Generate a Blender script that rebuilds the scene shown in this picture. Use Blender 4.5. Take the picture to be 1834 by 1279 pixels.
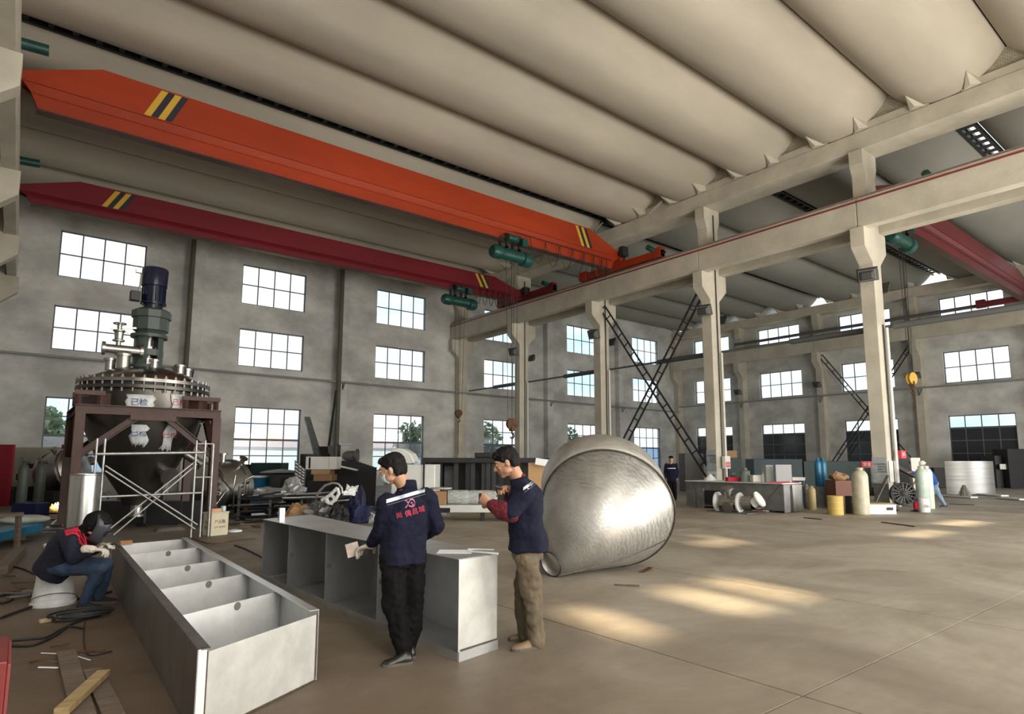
import bpy, bmesh, math, random
from math import pi, sin, cos, radians as rad
from mathutils import Vector, Matrix, noise
V = Vector
S = bpy.context.scene
COL = S.collection
for o in list(bpy.data.objects): bpy.data.objects.remove(o)

# ---------------------------------------------------------------- camera
CR = V((0.78368, -0.62116, 0.00139)); CF = V((0.61612, 0.77783, 0.12319)).normalized()
CR = (CR - CF*CR.dot(CF)).normalized(); CU = CR.cross(CF).normalized()
FPX, CX, CY, CAMZ = 1112.97, 917.0, 687.5, 1.6
cd = bpy.data.cameras.new('camera'); cam = bpy.data.objects.new('camera', cd); COL.objects.link(cam)
m = Matrix((CR, CU, -CF)).transposed().to_4x4(); m.translation = V((0, 0, CAMZ)); cam.matrix_world = m
cd.sensor_width = 36; cd.lens = 36*FPX/1834; cd.shift_y = 48/1834; cd.clip_start = .05; cd.clip_end = 500
S.camera = cam
def ray(u, v): return CF + CR*((u-CX)/FPX) - CU*((v-CY)/FPX)
def onZ(u, v, z=0.0):
    w = ray(u, v); return V((0, 0, CAMZ)) + w*((z-CAMZ)/w.z)
def onY(u, v, y):
    w = ray(u, v); return V((0, 0, CAMZ)) + w*(y/w.y)
def onX(u, v, x):
    w = ray(u, v); return V((0, 0, CAMZ)) + w*(x/w.x)
def P(u, v, d): w = ray(u, v); return V((0, 0, CAMZ))+w*(d/w.dot(CF))

# ---------------------------------------------------------------- world, sun, exposure
S.view_settings.view_transform = 'Standard'; S.view_settings.look = 'None'
S.view_settings.gamma = 1; S.view_settings.use_curve_mapping = False
S.view_settings.exposure = -0.08
S.cycles.use_denoising = True
S.cycles.max_bounces = 10; S.cycles.diffuse_bounces = 6; S.cycles.glossy_bounces = 4
S.cycles.transparent_max_bounces = 12; S.cycles.transmission_bounces = 4
S.cycles.sample_clamp_indirect = 6; S.cycles.caustics_reflective = False; S.cycles.caustics_refractive = False
SKY = 1.7
wd = bpy.data.worlds.new('sky'); S.world = wd; wd.use_nodes = True
wn, wl = wd.node_tree.nodes, wd.node_tree.links; wn.clear()
wo = wn.new('ShaderNodeOutputWorld'); wb = wn.new('ShaderNodeBackground'); tc = wn.new('ShaderNodeTexCoord')
nz = wn.new('ShaderNodeTexNoise'); nz.inputs['Scale'].default_value = 2.2; nz.inputs['Detail'].default_value = 6; nz.inputs['Roughness'].default_value = .55
mp = wn.new('ShaderNodeMapping'); mp.inputs['Scale'].default_value = (1, 1, 2.6)
cr = wn.new('ShaderNodeValToRGB'); cr.color_ramp.elements[0].position = .36; cr.color_ramp.elements[0].color = (.58, .82, .93, 1)
cr.color_ramp.elements[1].position = .52; cr.color_ramp.elements[1].color = (1, 1, 1, 1)
wl.new(tc.outputs['Generated'], mp.inputs['Vector']); wl.new(mp.outputs[0], nz.inputs['Vector']); wl.new(nz.outputs['Fac'], cr.inputs[0])
wl.new(cr.outputs[0], wb.inputs['Color']); wb.inputs['Strength'].default_value = SKY; wl.new(wb.outputs[0], wo.inputs[0])
wd.cycles.sampling_method = 'MANUAL'; wd.cycles.sample_map_resolution = 256

SUND = V((.16, 1, -.80)).normalized()
sl = bpy.data.lights.new('sun', 'SUN'); sl.energy = 14; sl.angle = rad(2.0); sl.color = (1, .80, .52)
so = bpy.data.objects.new('sun', sl); COL.objects.link(so); so.rotation_euler = SUND.to_track_quat('-Z', 'Y').to_euler()

def area(name, loc, direction, sx, sy, energy, color=(1, 1, 1), portal=False):
    l = bpy.data.lights.new(name, 'AREA'); l.shape = 'RECTANGLE'; l.size = sx; l.size_y = sy; l.energy = energy; l.color = color
    if portal: l.cycles.is_portal = True
    o = bpy.data.objects.new(name, l); COL.objects.link(o); o.location = loc
    d = V(direction); o.rotation_euler = d.to_track_quat('-Z', 'Z' if abs(d.z) < .9 else 'Y').to_euler(); return o
# daylight by the big unseen south doors; the window fills below are added
area('south_door_daylight', (18.5, -5.2, 2.6), (0, 1, .25), 11, 4.8, 3300, (1, .95, .86))
area('south_gable_daylight', (38, -5.2, 2.9), (0, 1, .0), 12, 5.4, 2100, (1, .97, .92))

area('south_fill_light', (1.2, -5.0, 2.8), (0, 1, -.05), 4.6, 3.6, 380, (1, .97, .93))  # fill lights added behind the camera to brighten the trays
area('south_fill_light', (6.8, -5.0, 2.8), (0, 1, -.05), 5.0, 3.6, 380, (1, .97, .93))
area('south_fill_light', (4.1, -5.0, 11.8), (0, 1, -.35), 10, 2.3, 450, (1, .97, .93))  # upper fills, added to reach down into the open tray
area('south_fill_light', (.2, -5.0, 8.1), (0, 1, -.3), 2.4, 2.1, 320, (1, .97, .93))

# ---------------------------------------------------------------- materials
MATS = {}
def mat(name, col, rough=.6, metal=0.0, var=.0, vscale=3.0, bump=0.0, bscale=20.0, col2=None, stretch=(1, 1, 1), spec=None, emit=None, es=1.0, detail=5, tint=None):
    """procedural material: noise between col and col2 (object-space), optional bump"""
    if name in MATS: return MATS[name]
    mt = bpy.data.materials.new(name); mt.use_nodes = True; nt = mt.node_tree; n, l = nt.nodes, nt.links
    b = n['Principled BSDF']; b.inputs['Roughness'].default_value = rough; b.inputs['Metallic'].default_value = metal
    if spec is not None: b.inputs['Specular IOR Level'].default_value = spec
    c = tuple(col)+(1,)
    b.inputs['Base Color'].default_value = c
    if var or col2 or bump:
        t = n.new('ShaderNodeTexCoord'); g = n.new('ShaderNodeMapping'); g.inputs['Scale'].default_value = stretch
        l.new(t.outputs['Object'], g.inputs[0])
    if var or col2:
        x = n.new('ShaderNodeTexNoise'); x.inputs['Scale'].default_value = vscale; x.inputs['Detail'].default_value = detail; x.inputs['Roughness'].default_value = .6
        l.new(g.outputs[0], x.inputs['Vector'])
        r = n.new('ShaderNodeValToRGB'); r.color_ramp.elements[0].position = .36; r.color_ramp.elements[1].position = .66
        k = col2 or tuple(q*(1-var) for q in col)
        r.color_ramp.elements[0].color = tuple(k)+(1,); r.color_ramp.elements[1].color = c
        l.new(x.outputs['Fac'], r.inputs[0]); l.new(r.outputs[0], b.inputs['Base Color'])
        if metal > .5:
            mr = n.new('ShaderNodeMapRange'); mr.inputs['To Min'].default_value = min(1, rough+.15); mr.inputs['To Max'].default_value = max(.05, rough-.08)
            l.new(x.outputs['Fac'], mr.inputs[0]); l.new(mr.outputs[0], b.inputs['Roughness'])
    if bump:
        y = n.new('ShaderNodeTexNoise'); y.inputs['Scale'].default_value = bscale; y.inputs['Detail'].default_value = 4
        l.new(g.outputs[0], y.inputs['Vector']); z = n.new('ShaderNodeBump'); z.inputs['Strength'].default_value = bump; z.inputs['Distance'].default_value = .02
        l.new(y.outputs['Fac'], z.inputs['Height']); l.new(z.outputs[0], b.inputs['Normal'])
    if emit: b.inputs['Emission Color'].default_value = tuple(emit)+(1,); b.inputs['Emission Strength'].default_value = es
    MATS[name] = mt; return mt
def glassmat(name, col=(1, 1, 1), clear=.88, rough=.05):
    if name in MATS: return MATS[name]
    mt = bpy.data.materials.new(name); mt.use_nodes = True; nt = mt.node_tree; n, l = nt.nodes, nt.links; n.clear()
    o = n.new('ShaderNodeOutputMaterial'); t = n.new('ShaderNodeBsdfTransparent'); t.inputs[0].default_value = tuple(col)+(1,)
    g = n.new('ShaderNodeBsdfGlossy'); g.inputs['Roughness'].default_value = rough; mx = n.new('ShaderNodeMixShader'); mx.inputs[0].default_value = 1-clear
    l.new(t.outputs[0], mx.inputs[1]); l.new(g.outputs[0], mx.inputs[2]); l.new(mx.outputs[0], o.inputs[0]); MATS[name] = mt; return mt

# ---------------------------------------------------------------- mesh helpers
class MB:
    def __init__(s): s.v = []; s.f = []
    def add(s, vs, fs):
        k = len(s.v); s.v += [V(p) for p in vs]; s.f += [tuple(i+k for i in f) for f in fs]; return s
    def box(s, a, b, M=None):
        """box from corner a to corner b"""
        x0, y0, z0 = a; x1, y1, z1 = b
        p = [V((x, y, z)) for z in (z0, z1) for x, y in ((x0, y0), (x1, y0), (x1, y1), (x0, y1))]
        if M: p = [M @ q for q in p]
        return s.add(p, [(0, 3, 2, 1), (4, 5, 6, 7), (0, 1, 5, 4), (1, 2, 6, 5), (2, 3, 7, 6), (3, 0, 4, 7)])
    def cbox(s, c, d, rz=0.0, rx=0.0, ry=0.0):
        M = Matrix.Translation(V(c)) @ Matrix.Rotation(rz, 4, 'Z') @ Matrix.Rotation(ry, 4, 'Y') @ Matrix.Rotation(rx, 4, 'X')
        return s.box((-d[0]/2, -d[1]/2, -d[2]/2), (d[0]/2, d[1]/2, d[2]/2), M)
    def rbox(s, c, d, r=.02, rz=0.0, n=4, rx=0.0, ry=0.0):
        """box with rounded vertical corners and softened rims"""
        M = Matrix.Translation(V(c)) @ Matrix.Rotation(rz, 4, 'Z') @ Matrix.Rotation(ry, 4, 'Y') @ Matrix.Rotation(rx, 4, 'X')
        def ring(z, ins):
            o = []
            hx, hy = d[0]/2-r, d[1]/2-r
            for cx, cy, a0 in ((hx, hy, 0), (-hx, hy, pi/2), (-hx, -hy, pi), (hx, -hy, 1.5*pi)):
                for k in range(n+1):
                    a = a0+pi/2*k/n; o.append(M @ V((cx+(r-ins)*cos(a), cy+(r-ins)*sin(a), z)))
            return o
        q = min(r, d[2]/2)*.6
        return s.loft([ring(-d[2]/2, q), ring(-d[2]/2+q, 0), ring(d[2]/2-q, 0), ring(d[2]/2, q)], True)
    def loft(s, rings, caps=True, closed=True):
        k = len(s.v); n = len(rings[0])
        for r in rings: s.v += [V(p) for p in r]
        for i in range(len(rings)-1):
            for j in range(n if closed else n-1):
                a, b = k+i*n+j, k+i*n+(j+1) % n
                s.f.append((a, b, b+n, a+n))
        if caps:
            s.f.append(tuple(k+j for j in reversed(range(n)))); s.f.append(tuple(k+(len(rings)-1)*n+j for j in range(n)))
        return s
    def cyl(s, a, b, r0, r1=None, n=12, caps=True):
        a, b = V(a), V(b); r1 = r0 if r1 is None else r1; d = (b-a).normalized()
        x = d.orthogonal().normalized(); y = d.cross(x)
        return s.loft([[p+(x*cos(t)+y*sin(t))*r for t in [2*pi*i/n for i in range(n)]] for p, r in ((a, r0), (b, r1))], caps)
    def bar(s, a, b, w, h=None, up=(0, 0, 1)):
        """rectangular bar between two points"""
        a, b = V(a), V(b); h = h or w; d = (b-a).normalized(); u = V(up)
        x = d.cross(u)
        if x.length < 1e-3: x = d.orthogonal()
        x.normalize(); y = x.cross(d)
        return s.loft([[p+x*sx*w/2+y*sy*h/2 for sx, sy in ((-1, -1), (1, -1), (1, 1), (-1, 1))] for p in (a, b)])
    def tube(s, pts, r, n=8, caps=True):
        pts = [V(p) for p in pts]; rings = []; x = None
        for i, p in enumerate(pts):
            d = (pts[min(i+1, len(pts)-1)]-pts[max(i-1, 0)]).normalized()
            x = d.orthogonal().normalized() if x is None else (x-d*x.dot(d)).normalized()
            y = d.cross(x); rr = r[i] if isinstance(r, (list, tuple)) else r
            rings.append([p+(x*cos(t)+y*sin(t))*rr for t in [2*pi*k/n for k in range(n)]])
        return s.loft(rings, caps)
    def lathe(s, prof, c=(0, 0, 0), axis=(0, 0, 1), n=32, caps=True):
        """profile [(r, h)] about axis through c"""
        c = V(c); d = V(axis).normalized(); x = V((1, 0, 0)) if abs(d.x) < .9 else V((0, 1, 0)); x = (x-d*x.dot(d)).normalized(); y = d.cross(x)
        return s.loft([[c+d*h+(x*cos(t)+y*sin(t))*max(r, 1e-4) for t in [2*pi*i/n for i in range(n)]] for r, h in prof], caps)
    def prism(s, poly, ext):
        """extrude polygon (3-D points) by a vector"""
        e = V(ext); return s.loft([[V(p) for p in poly], [V(p)+e for p in poly]])
    def ell(s, c, r, n=12, M=None):
        rings = []
        for i in range(1, n):
            a = pi*i/n; rings.append([V((r[0]*sin(a)*cos(t), r[1]*sin(a)*sin(t), -r[2]*cos(a))) for t in [2*pi*k/(2*n) for k in range(2*n)]])
        M = (Matrix.Translation(V(c)) @ M.to_4x4()) if M else Matrix.Translation(V(c))
        k = len(s.v); s.loft([[M @ p for p in q] for q in rings], True)
        return s
    def capsule(s, a, b, r0, r1, n=12):
        a, b = V(a), V(b); d = b-a; L = d.length; d.normalize(); x = d.orthogonal().normalized(); y = d.cross(x); R = []
        for k in range(1, 5): t = pi/2*k/4; R.append((a-d*r0*cos(t), r0*sin(t)))
        for k in range(0, 4): t = pi/2*k/4; R.append((b+d*r1*sin(t), r1*cos(t)))
        return s.loft([[p+(x*cos(t)+y*sin(t))*r for t in [2*pi*i/n for i in range(n)]] for p, r in R])
    def mesh(s, name, off=V((0, 0, 0))):
        me = bpy.data.meshes.new(name); me.from_pydata([p-off for p in s.v], [], s.f); me.update(); return me
    def build(s, name, m, parent=None, smooth=None, bevel=0.0, cat=None, **kw):
        off = V((0, 0, 0)); q = parent
        while q: off += q.location; q = q.parent
        me = s.mesh(name, off); me.materials.append(m)
        bm = bmesh.new(); bm.from_mesh(me); bmesh.ops.recalc_face_normals(bm, faces=bm.faces); bm.to_mesh(me); bm.free()
        if smooth:
            me.shade_smooth() if hasattr(me, 'shade_smooth') else None
            try: me.set_sharp_from_angle(angle=rad(smooth))
            except Exception: pass
        o = bpy.data.objects.new(name, me); COL.objects.link(o)
        if parent: o.parent = parent
        if bevel:
            bv = o.modifiers.new('bevel', 'BEVEL'); bv.width = bevel; bv.segments = 2; bv.limit_method = 'ANGLE'
        if cat: tag(o, kw.get('label'), cat, kw.get('group'))
        return o
def tag(o, label=None, cat=None, group=None, kind=None):
    if label: o['label'] = label
    if cat: o['category'] = cat
    if group: o['group'] = group
    if kind: o['kind'] = kind
    return o
def thing(name, label, cat, loc=(0, 0, 0), group=None):
    o = bpy.data.objects.new(name, None); COL.objects.link(o); o.location = loc; o.empty_display_size = .1
    return tag(o, label, cat, group)
def struct(mb, name, m, **kw):
    o = mb.build(name, m, **kw); o['kind'] = 'structure'; return o
def dup(root, loc, rz=0.0, label=None, group=None, scale=None):
    r = root.copy(); COL.objects.link(r); r.location = loc; r.rotation_euler = (0, 0, rz)
    if label: r['label'] = label
    if group: r['group'] = group
    if scale: r.scale = scale
    def kids(src, dst):
        for ch in list(src.children):
            c = ch.copy(); COL.objects.link(c); c.parent = dst; kids(ch, c)
    kids(root, r); return r
def remesh(o, voxel=.01, smooth=4, disp=0.0, dscale=8.0, seed=0):
    """fuse the overlapping pieces of o into one continuous skin"""
    a = o.modifiers.new('r', 'REMESH'); a.mode = 'VOXEL'; a.voxel_size = voxel
    if smooth: b = o.modifiers.new('s', 'SMOOTH'); b.iterations = smooth; b.factor = .5
    dg = bpy.context.evaluated_depsgraph_get(); me = bpy.data.meshes.new_from_object(o.evaluated_get(dg))
    mts = list(o.data.materials); o.modifiers.clear(); o.data = me; me.materials.clear()
    for q in mts: me.materials.append(q)
    if disp:
        me.calc_loop_triangles(); ns = [v.normal.copy() for v in me.vertices]
        for v, nn in zip(me.vertices, ns):
            p = v.co*dscale+V((seed, 0, 0)); q = noise.noise(V((p.x, p.y, p.z*.55)))+.5*noise.noise(p*2.1)
            v.co += nn*q*disp
    me.shade_smooth(); return o
def text(body, size, M, m, parent=None, name='lettering', ext=.001, align='CENTER', bold=0.0):
    c = bpy.data.curves.new(name, 'FONT'); c.body = body; c.size = size; c.align_x = align; c.align_y = 'CENTER'; c.extrude = ext; c.offset = bold
    t = bpy.data.objects.new('tmp', c); COL.objects.link(t)
    dg = bpy.context.evaluated_depsgraph_get(); me = bpy.data.meshes.new_from_object(t.evaluated_get(dg)); bpy.data.objects.remove(t)
    me.transform(M); off = V((0, 0, 0)); q = parent
    while q: off += q.location; q = q.parent
    me.transform(Matrix.Translation(-off)); me.materials.clear(); me.materials.append(m)
    o = bpy.data.objects.new(name, me); COL.objects.link(o)
    if parent: o.parent = parent
    return o
def frameM(o, x, y):
    """matrix with origin o, x axis x, y axis y"""
    x = V(x).normalized(); y = V(y); z = x.cross(y).normalized(); y = z.cross(x)
    M = Matrix((x, y, z)).transposed().to_4x4(); M.translation = V(o); return M
R_ = random.Random(7)
# ================================================================ the hall
XL, XC, XB, YN, YS = -1.6, 24.6, 50.2, 37.2, -5.6
plaster = mat('wall_plaster', (.745, .745, .725), .9, var=.3, vscale=.45, bump=.25, bscale=6, stretch=(1, 1, 1.5), detail=8, col2=(.44, .445, .435))
conc = mat('painted_concrete', (.60, .56, .47), .85, var=.22, vscale=.9, bump=.3, bscale=9)
shellm = mat('ceiling_shell_paint', (.50, .455, .38), .85, var=.2, vscale=.35, stretch=(.35, 1, 1), bump=.12, bscale=5)
def floormat():
    mt = mat('floor_concrete', (.36, .315, .25), .62, bump=.12, bscale=14)
    n, l = mt.node_tree.nodes, mt.node_tree.links; b = n['Principled BSDF']
    t = n.new('ShaderNodeTexCoord')
    a = n.new('ShaderNodeTexNoise'); a.inputs['Scale'].default_value = .55; a.inputs['Detail'].default_value = 8; a.inputs['Roughness'].default_value = .62; a.inputs['Distortion'].default_value = .6
    r = n.new('ShaderNodeValToRGB'); e = r.color_ramp.elements; e[0].position = .3; e[0].color = (.245, .21, .165, 1); e[1].position = .72; e[1].color = (.47, .43, .36, 1)
    x = e.new(.5); x.color = (.35, .31, .25, 1)
    s = n.new('ShaderNodeTexNoise'); s.inputs['Scale'].default_value = 9; s.inputs['Detail'].default_value = 6
    mg = n.new('ShaderNodeMapping'); mg.inputs['Scale'].default_value = (.25, 1, 1); mg.inputs['Rotation'].default_value = (0, 0, .9)
    q = n.new('ShaderNodeValToRGB'); q.color_ramp.elements[0].color = (.80, .80, .80, 1); q.color_ramp.elements[1].color = (1.06, 1.06, 1.06, 1)
    mx = n.new('ShaderNodeMix'); mx.data_type = 'RGBA'; mx.blend_type = 'MULTIPLY'; mx.inputs[0].default_value = 1
    l.new(t.outputs['Object'], a.inputs[0]); l.new(t.outputs['Object'], mg.inputs[0]); l.new(mg.outputs[0], s.inputs[0])
    l.new(a.outputs['Fac'], r.inputs[0]); l.new(s.outputs['Fac'], q.inputs[0]); l.new(r.outputs[0], mx.inputs[6]); l.new(q.outputs[0], mx.inputs[7])
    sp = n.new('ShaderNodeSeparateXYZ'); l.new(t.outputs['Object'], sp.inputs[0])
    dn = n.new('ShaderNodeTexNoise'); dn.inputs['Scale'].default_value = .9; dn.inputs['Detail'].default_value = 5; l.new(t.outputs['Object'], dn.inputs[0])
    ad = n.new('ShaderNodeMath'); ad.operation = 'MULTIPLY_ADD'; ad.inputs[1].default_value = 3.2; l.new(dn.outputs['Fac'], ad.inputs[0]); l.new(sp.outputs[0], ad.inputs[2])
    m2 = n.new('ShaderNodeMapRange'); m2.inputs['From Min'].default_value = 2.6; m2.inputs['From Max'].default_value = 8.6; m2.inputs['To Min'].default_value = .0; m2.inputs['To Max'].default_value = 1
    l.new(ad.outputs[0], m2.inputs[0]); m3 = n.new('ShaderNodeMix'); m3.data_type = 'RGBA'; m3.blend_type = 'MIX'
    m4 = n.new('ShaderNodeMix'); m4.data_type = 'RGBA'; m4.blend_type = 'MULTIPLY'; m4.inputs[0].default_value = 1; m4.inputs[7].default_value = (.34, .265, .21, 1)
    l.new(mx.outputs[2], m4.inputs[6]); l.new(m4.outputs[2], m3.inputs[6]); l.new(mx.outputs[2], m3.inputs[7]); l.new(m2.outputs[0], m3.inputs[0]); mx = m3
    # joints: saw-cut lines on a grid of the slab
    l.new(mx.outputs[2], b.inputs['Base Color'])
    mr = n.new('ShaderNodeMapRange'); mr.inputs['To Min'].default_value = .72; mr.inputs['To Max'].default_value = .42
    l.new(a.outputs['Fac'], mr.inputs[0]); l.new(mr.outputs[0], b.inputs['Roughness'])
    return mt
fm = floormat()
fb = MB()
jx, jy = [XL-.5, 4.36, 7.66, 14.5, 24.6, 33, 42, XB+.5], [YS-.5, 2.29, 9.2, 16.2, 23.1, 30, YN+.5]; g = .009
for i in range(len(jx)-1):
    for j in range(len(jy)-1):
        if i == 0 and j == 1: pass
        fb.box((jx[i]+g, jy[j]+g, -.2), (jx[i+1]-g, jy[j+1]-g, 0))
fb.box((XL-.5, YS-.5, -.25), (XB+.5, YN+.5, -.012))
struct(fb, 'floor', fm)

def wall(name, axis, fixed, thick, lo, hi, top, holes, m, z0=0.0):
    """wall along axis ('x' or 'y') at coordinate fixed, with rectangular holes [(a0,a1,z0,z1)]"""
    cs = sorted({lo, hi}|{h[0] for h in holes}|{h[1] for h in holes}); b = MB()
    for a0, a1 in zip(cs, cs[1:]):
        c = (a0+a1)/2; hs = sorted((h[2], h[3]) for h in holes if h[0] < c < h[1]); z = z0
        for h0, h1 in hs+[(top, top)]:
            if h0 > z:
                if axis == 'x': b.box((a0, min(fixed, fixed+thick), z), (a1, max(fixed, fixed+thick), h0))
                else: b.box((min(fixed, fixed+thick), a0, z), (max(fixed, fixed+thick), a1, h0))
            z = h1
    bm_ = struct(b, name, m)
    return bm_
WA = [(.89, 4.62), (9.5, 13.25), (18.02, 21.77), (26.82, 30.57), (35.32, 39.07), (43.53, 47.28)]
WB = [(4.3, 8.03), (11.18, 14.91), (18.05, 21.8), (24.96, 28.7), (31.52, 35.3)]
RA = [(10.64, 12.98), (6.98, 9.17), (.95, 4.65)]
RB = [(11.66, 13.0), (6.98, 9.17), (1.3, 4.73)]
hA = [(a, b, c, d) for a, b in WA for c, d in RA]; hB = [(a, b, c, d) for a, b in WB for c, d in RB]
wall('wall_north', 'x', YN, .4, XL-.4, XB+.4, 16, hA, plaster)
wall('wall_east', 'y', XB, .4, YS, YN, 13.9, hB, plaster)
WW = [(-2.5, 1.2), (4.3, 8.03), (11.18, 14.91), (18.05, 21.8), (24.96, 28.7), (31.52, 35.3)]
WW = []; hW = []
wall('wall_west', 'y', XL, -.4, YS, YN, 16, hW, plaster)
# south wall: a big door in each bay and high windows whose panes throw the sun patches on the floor
SUNK = SUND.z/SUND.y; SUNX = SUND.x/SUND.y
def back(px_, py_):            # where the ray that lands on the floor at (px_, py_) crosses the south wall
    t = (py_-YS); return px_-SUNX*t, -SUNK*t
hS = []
for x0, x1, y0, y1 in ((4.35, 4.95, 3.9, 5.45), (5.95, 6.7, 3.8, 5.5), (6.95, 7.7, 3.8, 5.5), (10.3, 11.6, 7.1, 8.7), (15, 17, 5.2, 6.0), (18.5, 20.5, 5.4, 6.4)):
    a0, z0 = back(x0, y0); a1, z1 = back(x1, y1); a1 = a0+(x1-x0)
    hS.append((a0, a1, z0, z1))
hS += [(13, 24, .0, 5.0), (32, 44, 0, 5.6)]
WS = [(-1.2, 3.6), (4.2, 9.4)]  # extra openings, added to go with the south fill lights
hS += [(a, b, c, d) for a, b in WS for c, d in ((.95, 4.65), (10.64, 12.98))]+[(-1.2, 1.6, 6.98, 9.17)]
hS2 = []
for h in hS: hS2.append(h)
wall('wall_south', 'x', YS, -.4, XL-.4, XB+.4, 16, hS2, plaster)

# windows ---------------------------------------------------------------
barm = mat('window_steel_grey', (.12, .14, .15), .5); reveal = mat('window_reveal_paint', (.78, .78, .76), .7)
glass = glassmat('window_glass', (.95, .98, 1), .92)
milky = glassmat('frosted_blue_glass', (.50, .62, .74), .85, .3)
dark = mat('dark_annex_glass', (.035, .04, .045), .12, spec=.6)  # opaque pane; the dark annex behind is put into its colour
wn_ = [0]
def window(axis, fixed, a0, a1, z0, z1, cols, rows, outward, lower=None, nrow_low=0):
    """steel window: frame and glazing bars, one glass; lower = material of the bottom rows"""
    wn_[0] += 1; d = fixed+outward*.16; mb = MB(); gl = MB(); gl2 = MB(); w = .06
    def bx(b, p0, p1, q0, q1, t):
        if axis == 'x': b.box((p0, d-t, q0), (p1, d+t, q1))
        else: b.box((d-t, p0, q0), (d+t, p1, q1))
    bx(mb, a0, a1, z0, z0+w, .03); bx(mb, a0, a1, z1-w, z1, .03); bx(mb, a0, a0+w, z0, z1, .03); bx(mb, a1-w, a1, z0, z1, .03)
    for i in range(1, cols):
        x = a0+(a1-a0)*i/cols; bx(mb, x-w/2, x+w/2, z0+w, z1-w, .02)
    zs = [z0+(z1-z0)*j/rows for j in range(rows+1)]
    for z in zs[1:-1]: bx(mb, a0+w, a1-w, z-w/2, z+w/2, .021)
    if lower:
        zc = zs[nrow_low]; bx(mb, a0+w, a1-w, zc-w, zc+w, .028)
        bx(gl2, a0, a1, z0, zc, .004); bx(gl, a0, a1, zc, z1, .004)
    else: bx(gl, a0, a1, z0, z1, .004)
    o = mb.build('window_%d' % wn_[0], barm); o['kind'] = 'structure'
    gl.build('glass', glass, o)
    if lower: gl2.build('lower_glass', lower, o)
    c = ((a0+a1)/2, d, (z0+z1)/2) if axis == 'x' else (d, (a0+a1)/2, (z0+z1)/2)
    n = (0, -outward, 0) if axis == 'x' else (-outward, 0, 0)
    c2 = V(c)-V(n)*.3
    area('window_daylight', c2, n, a1-a0, z1-z0, 1, portal=True)
    return o
for a, b in WA:
    window('x', YN, a, b, *RA[0], 4, 2, 1); window('x', YN, a, b, *RA[1], 4, 2, 1)
    window('x', YN, a, b, *RA[2], 4, 4, 1, milky, 2)
for a, b in WB:
    window('y', XB, a, b, *RB[0], 4, 1, 1); window('y', XB, a, b, *RB[1], 4, 2, 1)
    window('y', XB, a, b, *RB[2], 4, 4, 1, dark, 3)
for a, b in WW:
    for r in RB: window('y', XL, a, b, *r, 4, 2, -1)

frost = glassmat('added_frosted_pane', (.0, .0, .0), .02, .5)
tr = frost.node_tree; fo = tr.nodes['Material Output']; tb_ = tr.nodes.new('ShaderNodeBsdfTranslucent'); tb_.inputs[0].default_value = (.85, .88, .9, 1); tr.links.new(tb_.outputs[0], fo.inputs[0])
for a, b in WS: window('x', YS, a, b, .95, 4.65, 4, 4, -1, frost, 4); window('x', YS, a, b, 10.64, 12.98, 4, 2, -1, frost, 2)  # unseen frosted windows, added to go with the fill lights
window('x', YS, -1.2, 1.6, 6.98, 9.17, 3, 2, -1, frost, 2)
# columns, crane runways, roof beams --------------------------------------
CY_ = [9.4, 16.3, 23.2, 30.1, 36.95]
def column(xc, y, right=True, left=True, name='column', half=.25):
    """precast column with crane corbels and a flared head"""
    p = [(-.35, 0), (.35, 0)]
    p += [(.35, 8.9), (.95, 9.45), (.95, 10.18), (.43, 10.18)] if right else [(.35, 10.18)]
    p += [(.43, 12.35), (.60, 12.75), (.60, 13.3), (-.60, 13.3), (-.60, 12.75), (-.43, 12.35)]
    p += [(-.43, 10.18), (-.95, 10.18), (-.95, 9.45), (-.35, 8.9)] if left else [(-.35, 10.18)]
    b = MB().prism([(xc+x, y-half, z) for x, z in p], (0, 2*half, 0))
    o = b.build(name, conc, bevel=.015); o['kind'] = 'structure'; return o
for y in [2.5, -4.4]+CY_: column(XC, y)
for y in [2.5]+CY_: column(-1.5, y, left=False)
for y in [2.5]+CY_: column(XB-.35, y, right=False)
def beam(name, a, b, m=conc, bevel=.02): o = MB().box(a, b).build(name, m, bevel=bevel); o['kind'] = 'structure'; return o
railm = mat('rusty_rail_steel', (.16, .09, .075), .6, .4, var=.4, vscale=4)
ends = [-5.5, 2.5]+CY_[:-1]+[37.15]
for x0, x1 in ((XC-.85, XC-.45), (XC+.45, XC+.85), (-1.02, -.66), (XB-1.3, XB-.9)):
    for y0, y1 in zip(ends, ends[1:]):
        beam('runway_beam', (x0, y0+.012, 10.18), (x1, y1-.012, 11.3))
    xm = (x0+x1)/2
    r = MB().box((xm-.06, -5.4, 11.302), (xm+.06, 37, 11.33)).box((xm-.02, -5.4, 11.33), (xm+.02, 37, 11.40)).box((xm-.035, -5.4, 11.40), (xm+.035, 37, 11.44))
    for k in range(30): r.box((xm-.14, -4+k*1.4, 11.302), (xm+.14, -3.88+k*1.4, 11.35))
    if x0 == XC-.85: cb = MB().box((x0-.035, -5.4, 11.14), (x0-.012, 37, 11.20)).build('conductor_bar', mat('red_conductor', (.22, .03, .03), .5)); tag(cb, 'thin red conductor bar along the top of the centre runway beam', 'bar')
    r = r.build('crane_rail', mat('pale_rail_steel', (.42, .33, .30), .5, .3) if x0 == XC-.85 else railm)
    tag(r, {0: 'steel crane rail on the concrete runway beam left of the centre columns'}.get(0) if x0 == XC-.85 else
        'steel crane rail on the concrete runway beam right of the centre columns' if x0 == XC+.45 else
        'steel crane rail high along the left wall' if x0 < 0 else 'steel crane rail high along the far right wall', 'rail')
for x0, x1 in ((XC-.52, XC+.68), (XB-.9, XB+.0), (-1.9, -1.2)):
    beam('roof_beam', (x0, YS, 13.3), (x1, YN, 14.0))

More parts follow.
